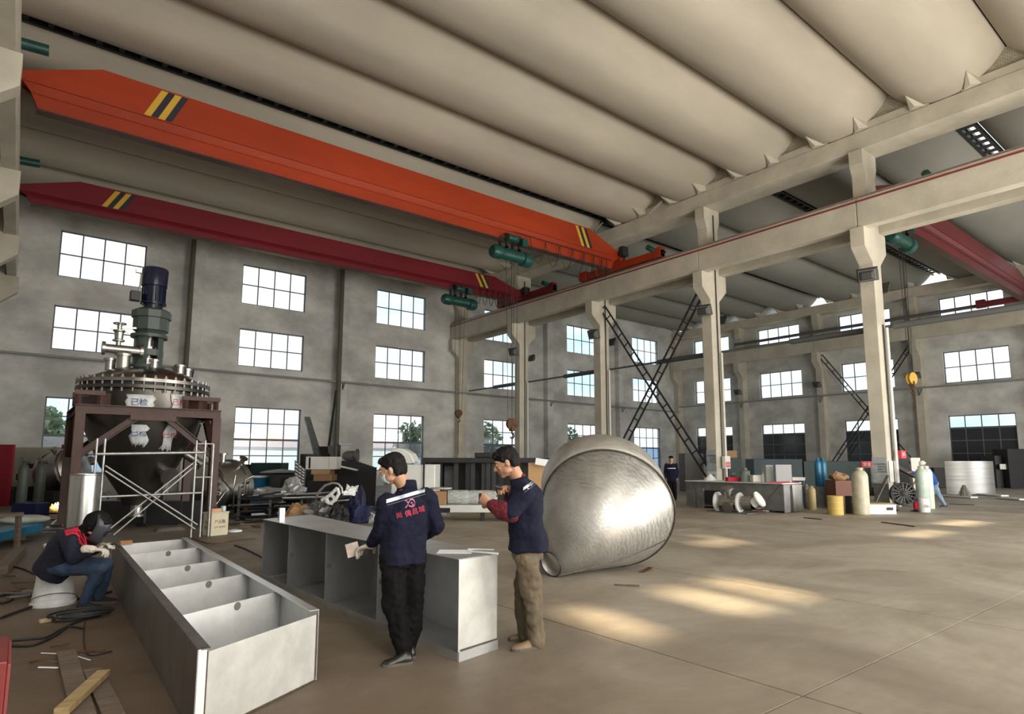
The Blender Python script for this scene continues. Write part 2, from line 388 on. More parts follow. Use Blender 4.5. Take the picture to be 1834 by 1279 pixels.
# ceiling shells: sagging troughs running across each bay --------------------
SEAM = [-6.0, -2.4, 1.2, 4.7, 8.2, 11.7, 15.2, 18.75, 22.25, 22.85, 26.3, 29.8, 33.3, 37.2]
ZS, ZB = 15.0, 14.02
def prof(y0, y1, n=16):
    o = []
    for i in range(n+1):
        t = i/n*2-1; z = ZB+(ZS-ZB)*abs(t)**2.5; o.append((y0+.03+(y1-y0-.06)*i/n, z))
    return o
steel_dark = mat('black_painted_steel', (.02, .022, .024), .5)
brickm = mat('infill_brick', (.46, .42, .34), .9)
def brickify(mt):
    n, l = mt.node_tree.nodes, mt.node_tree.links; b = n['Principled BSDF']
    t = n.new('ShaderNodeTexCoord'); g = n.new('ShaderNodeMapping'); g.inputs['Rotation'].default_value = (0, pi/2, pi/2)
    k = n.new('ShaderNodeTexBrick'); k.inputs['Scale'].default_value = 4; k.inputs['Mortar Size'].default_value = .018
    k.inputs['Color1'].default_value = (.52, .48, .39, 1); k.inputs['Color2'].default_value = (.42, .38, .30, 1); k.inputs['Mortar'].default_value = (.06, .05, .04, 1)
    sx = n.new('ShaderNodeSeparateXYZ'); cx = n.new('ShaderNodeCombineXYZ'); l.new(t.outputs['Object'], sx.inputs[0]); l.new(sx.outputs[1], cx.inputs[0]); l.new(sx.outputs[2], cx.inputs[1])
    l.new(cx.outputs[0], k.inputs['Vector']); l.new(k.outputs[0], b.inputs['Base Color'])
brickify(brickm)
sheetm = mat('white_translucent_sheet', (.9, .92, .9), .6)
sheetm.node_tree.nodes['Principled BSDF'].inputs['Transmission Weight'].default_value = .55
SEAM2 = [-7.9, -4.3, -.8, 3.0, 6.75, 7.35, 11.1, 14.7, 15.2, 19.0, 22.95, 23.3, 27.0, 30.5, 34.0, 37.2]
shell2 = mat('grey_shell', (.31, .31, .285), .9, var=.18, vscale=.35, stretch=(.35, 1, 1))  # right bay shells, greyer and darker than the near bay
def shells(x0, x1, infill_x, south, SEAM, shellm):
    for i, (y0, y1) in enumerate(zip(SEAM, SEAM[1:])):
        if y1-y0 < 1:      # the open strip with its ladder frame
            lb = MB(); 
            for y in (y0+.04, y1-.04): lb.box((x0, y-.05, 14.82), (x1, y+.05, 15.0))
            k = x0+.3
            while k < x1-.2: lb.box((k, y0+.09, 14.86), (k+.16, y1-.09, 14.94)); k += .62
            o = lb.build('roof_ladder', steel_dark); tag(o, 'black ladder frame in the roof of the %s bay' % ('near' if x0 < 20 else 'right hand'), 'ladder')
            if 'right' in o['label']: o['label'] = 'black ladder frame in the roof of the right hand bay, '+{6.75: 'bright with sky', 14.7: 'the middle dark one', 22.95: 'the thin farthest'}[y0]
            continue
        pr = prof(y0, y1)
        xa, xb = x0, x1
        b = MB().loft([[V((x, y, z)) for y, z in pr]+[V((x, y, z+.09)) for y, z in reversed(pr)] for x in (xa, xb)], True)
        o = b.build('ceiling', shellm, smooth=50); o['kind'] = 'structure'
        # end fins by the beams
        for xe, sg in ((infill_x, -1),):
            for yf in (.26, .74):
                yy = y0+(y1-y0)*yf; s2 = -1 if yf < .5 else 1; zz = ZB+(ZS-ZB)*abs(yf*2-1)**2.5
                f = MB().add([(xe+sg*.02, yy-s2*.28, 14.0), (xe+sg*.02, yy+s2*.22, 14.02), (xe+sg*.9, yy+s2*.05, zz+.02), (xe+sg*.02, yy+s2*.1, zz+.30), (xe+sg*.3, yy-s2*.02, 13.99)],
                             [(0, 4, 2), (4, 1, 2), (1, 3, 2), (3, 0, 2), (0, 1, 4), (0, 3, 1)])
                f = f.build('trim_1', conc); f['kind'] = 'structure'
    # triangular infill between neighbouring shells above the beam
    for i in range(1, len(SEAM)-1):
        y = SEAM[i]; lo = SEAM[i-1]; hi = SEAM[i+1]
        if y-lo < 1 or hi-y < 1: continue
        A = [(q, z) for q, z in prof(lo, y) if q > lo+(y-lo)*.62]; B = [(q, z) for q, z in prof(y, hi) if q < y+(hi-y)*.38]
        poly = [(A[0][0], 13.98)]+[(q, z-.004) for q, z in A]+[(q, z-.004) for q, z in B]+[(B[-1][0], 13.98)]
        o = MB().prism([(infill_x+.12, q, z) for q, z in poly], (.12, 0, 0)).build('infill_wall', brickm if south else sheetm); o['kind'] = 'structure'
        if south:
            o = MB().box((infill_x+.02, A[0][0]+.05, 14.001), (infill_x+.12, B[-1][0]-.05, 14.3)).build('trim_2', conc, bevel=.01); o['kind'] = 'structure'
shells(XL-.2, XC-.1, XC-.52, True, SEAM, shellm)
shells(XC+.12, XB+.3, XB-.9, False, SEAM2, shell2)
# roof deck over the shells keeps the sky out
beam('ceiling_slab', (XL-.4, YS-.4, 15.35), (XC, YN+.4, 15.5), steel_dark, 0)
beam('ceiling_slab', (XC, YS-.4, 15.35), (XB+.4, 6.75, 15.5), steel_dark, 0)
beam('ceiling_slab', (XC, 7.35, 15.35), (XB+.4, YN+.4, 15.5), steel_dark, 0)
# east side above the wall top, open between the shells (sky shows behind the white sheets)

# pilasters on the long walls
for x in (7.1, 15.6, 33.0, 41.4):
    o = MB().box((x-.3, YN-.5, 0), (x+.3, YN+.01, 14)).build('pilaster', plaster, bevel=.02); o['kind'] = 'structure'
# pipes ------------------------------------------------------------------------
pipem = mat('dark_grey_pipe', (.10, .105, .11), .55); pipe2 = mat('grey_pipe_paint', (.27, .28, .28), .55)
def pipe(name, pts, r, m, label, brk=None):
    t = thing(name, label, 'pipe', pts[0]); MB().tube(pts, r, 10).build('tube', m, t, smooth=60)
    for b in brk or []: MB().bar(b, V(b)-V((0, 0, .45)), .05).bar(V(b)+V((0, 0, -.45)), V(b)+V((0, -.3, -.05)), .04).build('bracket', pipem, t)
    return t
pipe('wall_pipe', [(XL+.1, 36.6, 6.55), (XB-.8, 36.6, 6.25)], .065, pipe2, 'long grey pipe running along the far window wall below the middle windows', [(7.1, 36.66, 6.5), (15.6, 36.66, 6.44), (33, 36.66, 6.35), (41.4, 36.66, 6.3)])
t = pipe('wall_pipe', [(XB-.85, 36.5, 6.72), (XB-.85, 2, 6.72)], .06, pipe2, 'grey pipe running along the right hand wall below the middle windows')
for y in CY_[:4]: MB().bar((XB-.78, y, 6.65), (XB-.78, y, 6.2), .05).bar((XB-.85, y-.25, 6.65), (XB-.78, y, 6.2), .04).build('bracket', pipem, t)
t = pipe('column_pipe', [(XC+.42, 36.5, 6.56), (XC+.42, -4, 6.56)], .05, pipem, 'dark lagged pipe carried from column to column across the middle of the hall')
for y0, y1 in zip(CY_, CY_[1:]): MB().cyl((XC+.42, y0+.5, 6.56), (XC+.42, y0+3.4, 6.56), .115, n=12).build('lagging', pipem, t, smooth=60)
MB().cyl((XC+.42, 3.2, 6.56), (XC+.42, 8.9, 6.56), .115, n=12).build('lagging', pipem, t, smooth=60)
pipe('wall_pipe', [(XB-1.45, 30, 11.75), (XB-1.45, 1, 11.75)], .12, pipem, 'thick dark pipe above the crane runway of the right hand wall')
# down pipes at the columns
for y, l in zip(CY_[:4], ('nearest column', 'second column', 'third column', 'fourth column')):
    t = thing('downpipe', 'white downpipe with a dark cable on the %s of the middle row' % l, 'pipe', (XC, y, 0))
    wht = mat('white_plastic_pipe', (.72, .72, .68), .4)
    MB().cyl((XC+.22, y-.34, .0), (XC+.22, y-.34, 6.5), .055).build('tube', wht, t, smooth=60)
    MB().cyl((XC+.05, y-.29, .1), (XC+.05, y-.29, 13.0 if y != 9.4 else 6.6), .025).build('cable', steel_dark, t, smooth=60)
# ladder cross braces ------------------------------------------------------------
bracem = mat('black_brace_steel', (.022, .024, .026), .55)
def ladder_brace(a, b, w, label, n=16):
    a, b = V(a), V(b); t = thing('cross_brace', label, 'brace', a); d = (b-a).normalized(); u = V((1, 0, 0)).cross(d).normalized()
    for s in (-1, 1): MB().bar(a+u*s*w/2, b+u*s*w/2, .07, .07).build('rail', bracem, t)
    for i in range(n+1):
        p = a.lerp(b, i/n); MB().bar(p-u*w/2, p+u*w/2, .045).build('rung', bracem, t)
    return t
ladder_brace((XC-.08, 22.95, 9.9), (XC-.08, 16.6, .9), .34, 'black ladder shaped brace falling to the right between the second and third column')
ladder_brace((XC+.12, 16.6, 9.9), (XC+.12, 22.95, .9), .34, 'black ladder shaped brace rising to the right between the third and second column')
ladder_brace((XB-.75, 22.95, 9.9), (XB-.75, 16.6, .9), .28, 'thin black brace on the right hand wall falling to the right', 14)
ladder_brace((XB-.60, 16.6, 9.9), (XB-.60, 22.95, .9), .28, 'thin black brace on the right hand wall rising to the right', 14)
# floodlights on the columns
fl = mat('floodlight_housing', (.05, .05, .05), .5); flg = mat('floodlight_glass', (.35, .36, .35), .15)
def flood(p, d, label, s=1.0):
    t = thing('floodlight', label, 'floodlight', p, 'floodlights on the columns'); d = V(d).normalized(); x = d.cross(V((0, 0, 1))).normalized(); u = x.cross(d)
    M = frameM(V(p)+d*.40*s, x, u)
    b = MB(); b.loft([[M @ V((sx*w*s, sy*h*s, z*s)) for sx, sy in ((-1, -1), (1, -1), (1, 1), (-1, 1))] for w, h, z in ((.12, .08, -.16), (.24, .17, .0), (.26, .19, .05))][::1]).build('housing', fl, t, bevel=.01)
    b = MB().loft([[M @ V((sx*w*s, sy*h*s, z*s)) for sx, sy in ((-1, -1), (1, -1), (1, 1), (-1, 1))] for w, h, z in ((.2, .14, -.068), (.2, .14, -.062))]).build('lens', flg, t)
    MB().bar(V(p), V(p)+d*.2*s, .05).build('bracket', fl, t)
for y, l in zip(CY_[:4], ('nearest column', 'second column', 'third column', 'fourth column')):
    flood((XC-.37, y-.1, 8.55), (-1, -.25, -.45), 'black floodlight facing the near bay on the %s of the middle row' % l, 1.35)
    flood((XC+.37, y, 8.35), (1, -.1, -.5), 'black floodlight facing the right bay on the %s of the middle row' % l, 1.2)
for y in CY_[1:4]: flood((XB-.75, y, 7.8), (-1, 0, -.5), {16.3: 'nearest', 23.2: 'middle', 30.1: 'farthest'}[y]+' of the floodlights on the right hand wall columns', 1.3)

for (u0, v0), (u1, v1), l in (((1186, 360), (1163, 384), 'silver foil strip tucked at the roof beam between two ceiling shells'), ((1080, 398), (1066, 414), 'short silver tube at the roof beam above the orange crane end'), ((922, 466), (908, 484), 'short silver tube at the roof beam behind the green hoist')):
    a, b = onX(u0, v0, XC-.62), onX(u1, v1, XC-.62); MB().bar(a, b, .14 if 'foil' in l else .07, .05).build('silver_strip', mat('silver_foil', (.7, .72, .74), .3, .7), cat='strip', label=l)
# ================================================================ overhead cranes
yel = mat('warning_yellow', (.62, .38, .04), .5); blk = mat('warning_black', (.02, .022, .035), .5)
green = mat('hoist_green_paint', (.012, .085, .07), .4, var=.4, vscale=3); ropem = mat('steel_rope', (.04, .04, .035), .5, .5)
rust = mat('rusty_iron', (.17, .085, .04), .75, .3, var=.5, vscale=6)
def crane(yf, x0, x1, zt, zw, zb, col, hx, hz, lab, near, stripes, truck_y, tall=1.0, parked=None, hook_col=None):
    """single girder crane; near face at yf, spans x0..x1; zt top, zw foot of the box, zb bottom flange"""
    nm, pm = lab; c = mat(nm, col, .42, var=.25, vscale=.6, stretch=(.3, 1, 1)); cd_ = mat('dark_track_steel', (.07, .025, .02), .45, var=.3, vscale=3)  # track flange steel is darker than the girder paint
    t = thing('bridge_crane', pm, 'crane', (x0, yf, zb)); k = 1.85; w = .5
    h = zt-zw; e = .75*h
    # box girder with tapered ends, sloped cheeks, rolled track beam below
    out = [(x0, zw), (x0, zt-e), (x0+k, zt), (x1-k-.3, zt), (x1, zt-e), (x1, zw)]
    MB().prism([(x, yf, z) for x, z in out], (0, w, 0)).build('box_girder', c, t, bevel=.012)
    zi = zw-(zw-zb)*.30
    b = MB()
    for s in (0, 1):
        ya, yb = (yf, yf+w*.32) if s == 0 else (yf+w, yf+w*.68)
        b.add([(x0+.03, ya, zw), (x1-.03, ya, zw), (x1-.25, yb, zi), (x0+.25, yb, zi)], [(0, 1, 2, 3)])
        b.add([(x0+.03, ya+(.02 if s == 0 else -.02), zw), (x1-.03, ya+(.02 if s == 0 else -.02), zw), (x1-.25, yb+(.02 if s == 0 else -.02), zi), (x0+.25, yb+(.02 if s == 0 else -.02), zi)], [(3, 2, 1, 0)])
    b.build('sloped_cheek', c, t)
    yc = yf+w/2
    MB().box((x0+.05, yf-.035, zw-.015), (x1-.05, yf+.02, zw+.02)).build('ledge', c, t)
    MB().box((x0+.3, yf+w*.32-.02, zi-.02), (x1-.3, yf+w*.68+.02, zi+.01)).build('ledge', c, t)
    MB().prism([(x0+.25, yc-.07, zi), (x0+.45, yc-.07, zb+.05), (x1-.45, yc-.07, zb+.05), (x1-.25, yc-.07, zi)], (0, .14, 0)).build('web', c, t)
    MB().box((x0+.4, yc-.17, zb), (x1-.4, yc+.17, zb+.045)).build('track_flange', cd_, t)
    # warning stripes, on both ends of the visible face
    for sx, dirn in stripes:
        for i in range(4):
            xa = sx+i*.19; d = dirn*.42
            MB().prism([(xa+d, yf-.006, zt-.06), (xa+.185+d, yf-.006, zt-.06), (xa+.185, yf-.006, zw+.04), (xa, yf-.006, zw+.04)], (0, .004, 0)).build('warning_stripe', yel if i % 2 == 0 else blk, t)
    # end trucks
    for xr in (x0-.18, x1+.18) if not parked else parked:
        y0, y1 = truck_y
        b = MB().box((xr-.15, y0, 11.5), (xr+.15, y1, 11.85)); b.box((xr-.17, y0, 11.47), (xr+.17, y0+.5, 11.98)); b.box((xr-.17, y1-.5, 11.47), (xr+.17, y1, 11.98))
        b.box((xr-.2, yf-.05, 11.84), (xr+.2, yf+w+.05, 12.2))
        b = b.build('end_truck', c, t, bevel=.01)
        for yy in (y0+.26, y1-.26): MB().cyl((xr-.06, yy, 11.6), (xr+.06, yy, 11.6), .155, n=16).build('wheel', rust, b, smooth=40)
        for yy, s in ((y0, -1), (y1, 1)): MB().cyl((xr, yy, 11.68), (xr, yy+s*.16, 11.68), .06).build('buffer', steel_dark, b)
        MB().cyl((xr+(.16 if xr < 5 else -.16), y0+.5, 11.95), (xr+(.75 if xr < 5 else -.5), y0+.5, 11.99), .14, n=14).build('travel_motor', green, t, smooth=40)
        if False: MB().cyl((xr+.7, y0+.2, 12.75), (xr+1.3, y0+.2, 12.72), .14, n=14).bar((xr+.9, y0+.2, 12.7), (xr+.2, y0+.5, 12.0), .06).build('motor', green, t, smooth=40)
    MB().rbox((x1+.02, yf-.25, zw+.25), (.42, .32, .5), .03).bar((x1+.02, yf-.1, zw+.3), (x1+.0, yf+.05, zw+.3), .12).build('control_box', steel_dark, t)
    # festoon cable with its loops
    n = 7 if near.find('maroon') < 0 else 0; xs = [hx]*2 if not n else [hx+.9+(x1-1.0-hx-.9)*(1-(1-i/n)**1.35) for i in range(n+1)]
    for i in range(n):
        a, b_ = xs[i], xs[i+1]; sag = (b_-a)*.30+.85; pts = []
        for j in range(13):
            u = j/12; pts.append((a+(b_-a)*(u+.12*sin(2*pi*u)), yf-.03, zb+.42-sag*(1-(2*u-1)**4)))
        MB().tube(pts, .018, 6).build('festoon_cable', steel_dark, t, smooth=60)
    MB().bar((hx, yf-.03, zb+.45), (x1-.6, yf-.03, zb+.45), .02).build('cable_wire', steel_dark, t)
    # hoist (hangs on the crane: its own thing)
    g = thing('electric_hoist', near, 'hoist', (hx, yc, zb)); zz = zb-.62
    b = MB()
    b.cyl((hx-.75, yc-.1, zz), (hx+.55, yc-.1, zz), .27, n=20)
    b.build('rope_drum', green, g, smooth=40)
    MB().lathe([(.10, 0), (.24, .02), (.30, .12), (.30, .5), (.26, .56)], (hx-1.15, yc-.1, zz), (1, 0, 0), 20).build('motor', green, g, smooth=40)
    MB().lathe([(.26, 0), (.33, .03), (.33, .4), (.28, .5), (.18, .56), (.05, .58)], (hx+.55, yc-.1, zz-.05), (1, 0, 0), 20).build('gearbox', green, g, smooth=40)
    for xx in (hx-.42, hx+.3):
        b = MB().box((xx-.05, yc-.30, zz-.1), (xx+.05, yc-.2, zb+.3)).box((xx-.05, yc+.2, zz+.2), (xx+.05, yc+.3, zb+.3)).box((xx-.05, yc-.3, zz+.22), (xx+.05, yc+.3, zz+.3))
        b.build('hanger_plate', steel_dark, g)
    for xx in (hx-.62, hx-.22, hx+.1, hx+.5):
        for s in (-1, 1): MB().cyl((xx, yc+s*.075, zb+.12), (xx, yc+s*.14, zb+.12), .075, n=14).build('trolley_wheel', green, g, smooth=40)
    MB().cyl((hx-.5, yc-.42, zb+.05), (hx-.1, yc-.42, zb+.05), .16, n=14).box((hx-.1, yc-.5, zb-.08), (hx+.08, yc-.28, zb+.2)).build('travel_motor', green, g, smooth=40)
    MB().rbox((hx+.42, yc-.42, zb-.02), (.3, .22, .36), .02).build('switch_box', green, g)
    # ropes and hook block
    hb = thing('hook_block', near.replace('hoist under', 'hook block of the hoist under').replace('green electric ', 'rusty '), 'hook', (hx, yc, hz)); hm = hook_col or rust
    for dx, top in ((-.34, -.34), (-.03, -.02), (.05, .1), (.33, .33)):
        MB().cyl((hx+top, yc-.1, zz-.2), (hx+dx*.62, yc-.1, hz+.1), .011, n=6).build('rope', ropem, hb)
    MB().lathe([(.05, -.09), (.25*tall, -.085), (.25*tall, -.05), (.22*tall, -.03), (.22*tall, .03), (.25*tall, .05), (.25*tall, .085), (.05, .09)], (hx, yc-.1, hz), (0.25, 1, 0), 24).build('sheave', hm, hb, smooth=40)
    MB().cbox((hx, yc-.1, hz-.22*tall), (.16, .2, .2)).build('cross_head', rust, hb)
    pts = [(hx, yc-.1, hz-.28*tall), (hx, yc-.1, hz-.42*tall)]+[(hx+.11*tall*sin(a), yc-.1, hz-.52*tall+.11*tall*cos(a)) for a in [i*pi*1.45/10 for i in range(1, 11)]]
    MB().tube(pts, [.035*tall]*(len(pts)-3)+[.03*tall, .02*tall, .01*tall], 8).build('hook', rust, hb, smooth=60)
    return t
crane(21.0, -.72, 23.75, 13.12, 12.08, 11.36, (.38, .042, .010), 16.75, 3.2, ('crane_orange_red', 'orange red bridge crane nearest the camera, spanning the near bay'),
      'green electric hoist under the orange red crane girder', [(2.25, 1), (21.0, -1)], (18.4, 24.0))
crane(28.9, -.72, 23.75, 12.52, 11.68, 11.25, (.20, .012, .022), 19.2, 4.25, ('crane_crimson', 'dark crimson bridge crane behind the orange one'),
      'green electric hoist under the crimson crane girder', [(1.9, 1), (20.55, -1)], (26.2, 31.6), .8)
crane(9.4, 25.75, 48.0, 13.0, 12.2, 11.4, (.17, .028, .035), 28.3, 4.95, ('crane_maroon', 'dull maroon bridge crane in the right hand bay'),
      'green electric hoist under the maroon crane girder', [], (7.0, 12.2), 1.0, None, yel)
# chains hanging from the two near hooks
for x, y, z, zl, l in ((16.75, 21.15, 2.66, 1.75, 'rusty chain hanging from the hook of the orange red crane'), (19.2, 29.05, 3.8, 1.95, 'rusty chain hanging from the hook of the crimson crane'), (28.3, 9.5, 4.3, 1.6, 'dark sling hanging from the hook of the maroon crane')):
    b = MB(); n = 16
    for i in range(n):
        z0 = z-(z-zl)*i/n; z1 = z-(z-zl)*(i+1.25)/n; r = Matrix.Rotation(pi/2*(i % 2), 3, 'Z')
        pts = [V((x, y, (z0+z1)/2))+r @ V((.022*cos(a), 0, (z0-z1)/2*sin(a))) for a in [2*pi*q/8 for q in range(9)]]
        b.tube(pts, .009, 5)
    b.build('chain', rust, cat='chain', label=l)

# ================================================================ the mixing vessel on its steel frame
steel = mat('stainless_steel', (.50, .49, .47), .28, 1.0, var=.25, vscale=2.0)
vdark = mat('vessel_dark_steel', (.13, .12, .11), .34, .9, var=.35, vscale=1.2)
redox = mat('red_oxide_primer', (.078, .034, .028), .55, var=.35, vscale=2)
navym = mat('motor_navy', (.006, .009, .03), .25); ggreen = mat('gearbox_grey_green', (.055, .075, .066), .4)
VX, VY = 2.2, 16.3
t = thing('mixing_vessel', 'tall conical mixing vessel with bolted lid and motor on top, held in the red stand', 'vessel', (VX, VY, .6))
MB().lathe([(.30, .62), (.34, .8), (.78, 1.5), (1.12, 2.3), (1.20, 2.65), (1.22, 3.12)], (VX, VY, 0), n=48).build('cone_body', vdark, t, smooth=50)
MB().lathe([(1.22, 3.10), (1.33, 3.12), (1.33, 3.19), (1.2, 3.19)], (VX, VY, 0), n=48).build('lower_flange', vdark, t, smooth=30)
lid = MB().lathe([(1.2, 3.26), (1.33, 3.26), (1.33, 3.33), (1.22, 3.34), (1.12, 3.42), (.9, 3.54), (.6, 3.65), (.3, 3.71), (.02, 3.73)], (VX, VY, 0), n=48).build('domed_lid', mat('dark_polished_lid', (.34, .32, .29), .22, 1.0, var=.2, vscale=2), t, smooth=30)
MB().lathe([(1.2, 3.19), (1.25, 3.19), (1.25, 3.26), (1.2, 3.26)], (VX, VY, 0), n=48).build('gap_ring', steel_dark, t)  # dark ring added so no light passes between the flanges
for i in range(40):
    a = 2*pi*i/40; p = V((VX+1.285*cos(a), VY+1.285*sin(a), 0)); MB().cyl(p+V((0, 0, 3.04)), p+V((0, 0, 3.40)), .022, n=6).cyl(p+V((0, 0, 3.335)), p+V((0, 0, 3.365)), .038, n=6).build('bolt', steel, lid)
# stand with windows
b = MB()
for i in range(12):
    if i in (2, 3, 8, 9, 5, 11): continue
for a0 in range(4):
    aa = a0*pi/2+.55
    pts = [V((VX+.30*cos(aa+k*.2), VY+.30*sin(aa+k*.2), 3.72)) for k in range(5)]+[V((VX+.26*cos(aa+k*.2), VY+.26*sin(aa+k*.2), 3.72)) for k in reversed(range(5))]
    b.prism(pts, (0, 0, .72))
b.lathe([(.36, 3.70), (.36, 3.76), (.25, 3.76)], (VX, VY, 0), n=28).lathe([(.31, 3.98), (.31, 4.12), (.25, 4.12), (.25, 3.98)], (VX, VY, 0), n=28, caps=False).lathe([(.25, 4.40), (.38, 4.40), (.38, 4.47), (.25, 4.47)], (VX, VY, 0), n=28)
b.build('motor_stand', ggreen, t, smooth=30)
MB().cyl((VX, VY, 3.73), (VX, VY, 4.45), .09, n=16).cyl((VX, VY, 3.73), (VX, VY, 3.92), .17, n=20).cyl((VX, VY, 4.02), (VX, VY, 4.2), .15, n=20).build('shaft', steel, t, smooth=40)
MB().lathe([(.27, 4.47), (.33, 4.55), (.37, 4.57), (.37, 4.85), (.41, 4.86), (.41, 5.02), (.30, 5.08), (.22, 5.10)], (VX+.02, VY, 0), n=10).build('gearbox', ggreen, t)
MB().lathe([(.20, 5.08), (.20, 5.2), (.27, 5.2), (.27, 5.24), (.23, 5.26), (.23, 5.62), (.27, 5.63), (.275, 6.02), (.25, 6.06)], (VX+.03, VY, 0), n=32).build('motor', navym, t, smooth=35)
for i in range(16):
    a = 2*pi*i/16; MB().bar((VX+.03+.24*cos(a), VY+.24*sin(a), 5.27), (VX+.03+.24*cos(a), VY+.24*sin(a), 5.61), .012, .02).build('cooling_fin', navym, t)
MB().rbox((VX-.36, VY-.12, 5.32), (.2, .2, .22), .02).build('terminal_box', steel_dark, t)
MB().tube([(VX-.30, VY-.1, 5.42), (VX-.27, VY-.1, 5.6), (VX-.26, VY-.1, 5.85), (VX-.3, VY-.1, 5.92)], .02).cbox((VX-.33, VY-.1, 5.92), (.1, .08, .08)).build('cable_gland', steel, t)
# nozzles
def nozzle(x, y, z0, z1, r):
    MB().lathe([(r, z0), (r, z1-.05), (r*1.35, z1-.05), (r*1.35, z1)], (x, y, 0), n=20).build('nozzle', steel, t, smooth=30)
nozzle(VX-.50, VY-.25, 3.5, 3.95, .13); nozzle(VX-.72, VY-.05, 3.45, 3.85, .10); nozzle(VX+.66, VY-.1, 3.45, 3.83, .09); nozzle(VX+.86, VY+.1, 3.4, 3.78, .08); nozzle(VX+.08, VY-.42, 3.55, 3.86, .08); nozzle(VX+.7, VY+.5, 3.45, 3.85, .09)
MB().lathe([(.02, -.42), (.15, -.42), (.15, -.36), (.10, -.36), (.10, .3), (.15, .3), (.15, .36), (.02, .36)], (VX-.5, VY-.25, 4.04), (1, 0, 0), 20).build('cross_pipe', steel, t, smooth=30)
b = MB().lathe([(.05, 0), (.05, .1), (.12, .1), (.12, .13), (.08, .15), (.09, .3), (.12, .32), (.12, .35), (.05, .37), (.05, .5)], (VX-.62, VY-.25, 4.12), n=16)
b.tube([(VX-.62+.12*cos(a), VY-.25+.12*sin(a), 4.62) for a in [2*pi*i/12 for i in range(13)]], .015).bar((VX-.62, VY-.37, 4.62), (VX-.62, VY-.13, 4.62), .02).bar((VX-.62, VY-.25, 4.52), (VX-.3, VY-.25, 4.56), .04).bar((VX-.78, VY-.25, 4.5), (VX-.45, VY-.25, 4.45), .05)
b.build('valve', steel, t, smooth=40)
# support lugs resting on the frame
for i, a in enumerate((pi/4, 3*pi/4, 5*pi/4, 7*pi/4)):
    p = V((VX+1.27*cos(a), VY+1.27*sin(a), 2.82)); MB().cbox(p, (.34, .3, .34), a).cbox(p+V((.14*cos(a), .14*sin(a), -.13)), (.4, .34, .05), a).build('support_lug', redox, t, bevel=.008)
MB().lathe([(.14, 0), (.14, .42), (.19, .42), (.19, .46)], (VX+.30, VY-.45, 1.45), (.45, -1, -.5), 20).build('manhole', steel, t, smooth=30)
MB().lathe([(.10, 0), (.10, .4), (.15, .4), (.15, .44)], (VX+.85, VY-.35, 1.75), (1, -.3, -.7), 16).build('nozzle', steel, t, smooth=30)
MB().lathe([(.12, .62), (.12, .40), (.17, .40), (.17, .36)], (VX, VY, 0), n=16).build('outlet', steel, t)
# torn protective film with writing
film = mat('white_protective_film', (.74, .78, .80), .5, var=.3, vscale=5, bump=.5, bscale=7)
inkb = mat('blue_print', (.02, .05, .25), .6); inkr = mat('red_print', (.5, .05, .06), .6)
def patch(a0, a1, z0, z1, seed):
    rnd = random.Random(seed); b = MB(); n = 10; rows = 5
    def rad_(z): return .30+(z-.62)*.92/2.1 if z < 2.3 else 1.17+(z-2.3)*.08
    def Rr(z):
        pr_ = [(.34, .8), (.78, 1.5), (1.12, 2.3), (1.20, 2.65), (1.22, 3.12)]
        for (r0, q0), (r1, q1) in zip(pr_, pr_[1:]):
            if q0 <= z <= q1: return r0+(r1-r0)*(z-q0)/(q1-q0)
        return 1.22
    P = []
    for j in range(rows+1):
        for i in range(n+1):
            u = i/n; z = z0+(z1-z0)*j/rows; a = a0+(a1-a0)*u
            if j == 0: z -= rnd.uniform(-.02, .10)
            if i in (0, n): a += rnd.uniform(-.05, .05)
            r = Rr(z)+.012+rnd.uniform(0, .012); P.append((VX+r*cos(a), VY+r*sin(a), z))
    b.add(P, [(j*(n+1)+i, j*(n+1)+i+1, (j+1)*(n+1)+i+1, (j+1)*(n+1)+i) for j in range(rows) for i in range(n)])
    o = b.build('protective_film', film, t, smooth=60); so_ = o.modifiers.new('t', 'SOLIDIFY'); so_.thickness = .003
    am = (a0+a1)/2; z = (z0+z1)/2+.02; r = Rr(z)+.035
    tt = text('已检', .16, frameM((VX+r*cos(am), VY+r*sin(am), z), (-sin(am), cos(am), 0), (0, 0, 1)), inkb if seed % 2 else inkr, o, 'marking')
patch(-1.98, -1.58, 2.60, 2.98, 1); patch(-1.28, -1.02, 2.62, 3.04, 2); patch(-1.9, -1.62, 1.95, 2.35, 3); patch(-1.32, -1.08, 1.85, 2.40, 4)

fr = thing('steel_support_stand', 'red oxide steel support stand with four legs and corner braces under the mixing vessel', 'stand', (VX, 16.4, 0))
FX0, FX1, FY0, FY1, FZ = .93, 3.44, 15.0, 17.7, 2.62
def hbeam(a, b, w=.17, name='beam', m=None, up=(0, 0, 1)):
    a, b = V(a), V(b); d = (b-a).normalized(); x = d.cross(V(up)); x = x.normalized() if x.length > .01 else d.orthogonal().normalized(); y = x.cross(d); tk = .018
    q = MB()
    for s in (-1, 1): q.loft([[p+x*sx*w/2+y*(s*(w/2)+sy*tk/2) for sx, sy in ((-1, -1), (1, -1), (1, 1), (-1, 1))] for p in (a, b)])
    q.loft([[p+x*sx*tk/2+y*sy*(w/2) for sx, sy in ((-1, -1), (1, -1), (1, 1), (-1, 1))] for p in (a, b)])
    return q.build(name, m or redox, fr)
for x in (FX0, FX1):
    for y in (FY0, FY1): hbeam((x, y, 0), (x, y, FZ-.09), .17, 'leg', None, (0, 1, 0)); MB().box((x-.15, y-.15, 0), (x+.15, y+.15, .02)).build('foot_plate', redox, fr)
for y in (FY0, FY1): hbeam((FX0-.09, y, FZ), (FX1+.09, y, FZ)); 
for x in (FX0, FX1): hbeam((x, FY0, FZ), (x, FY1, FZ))
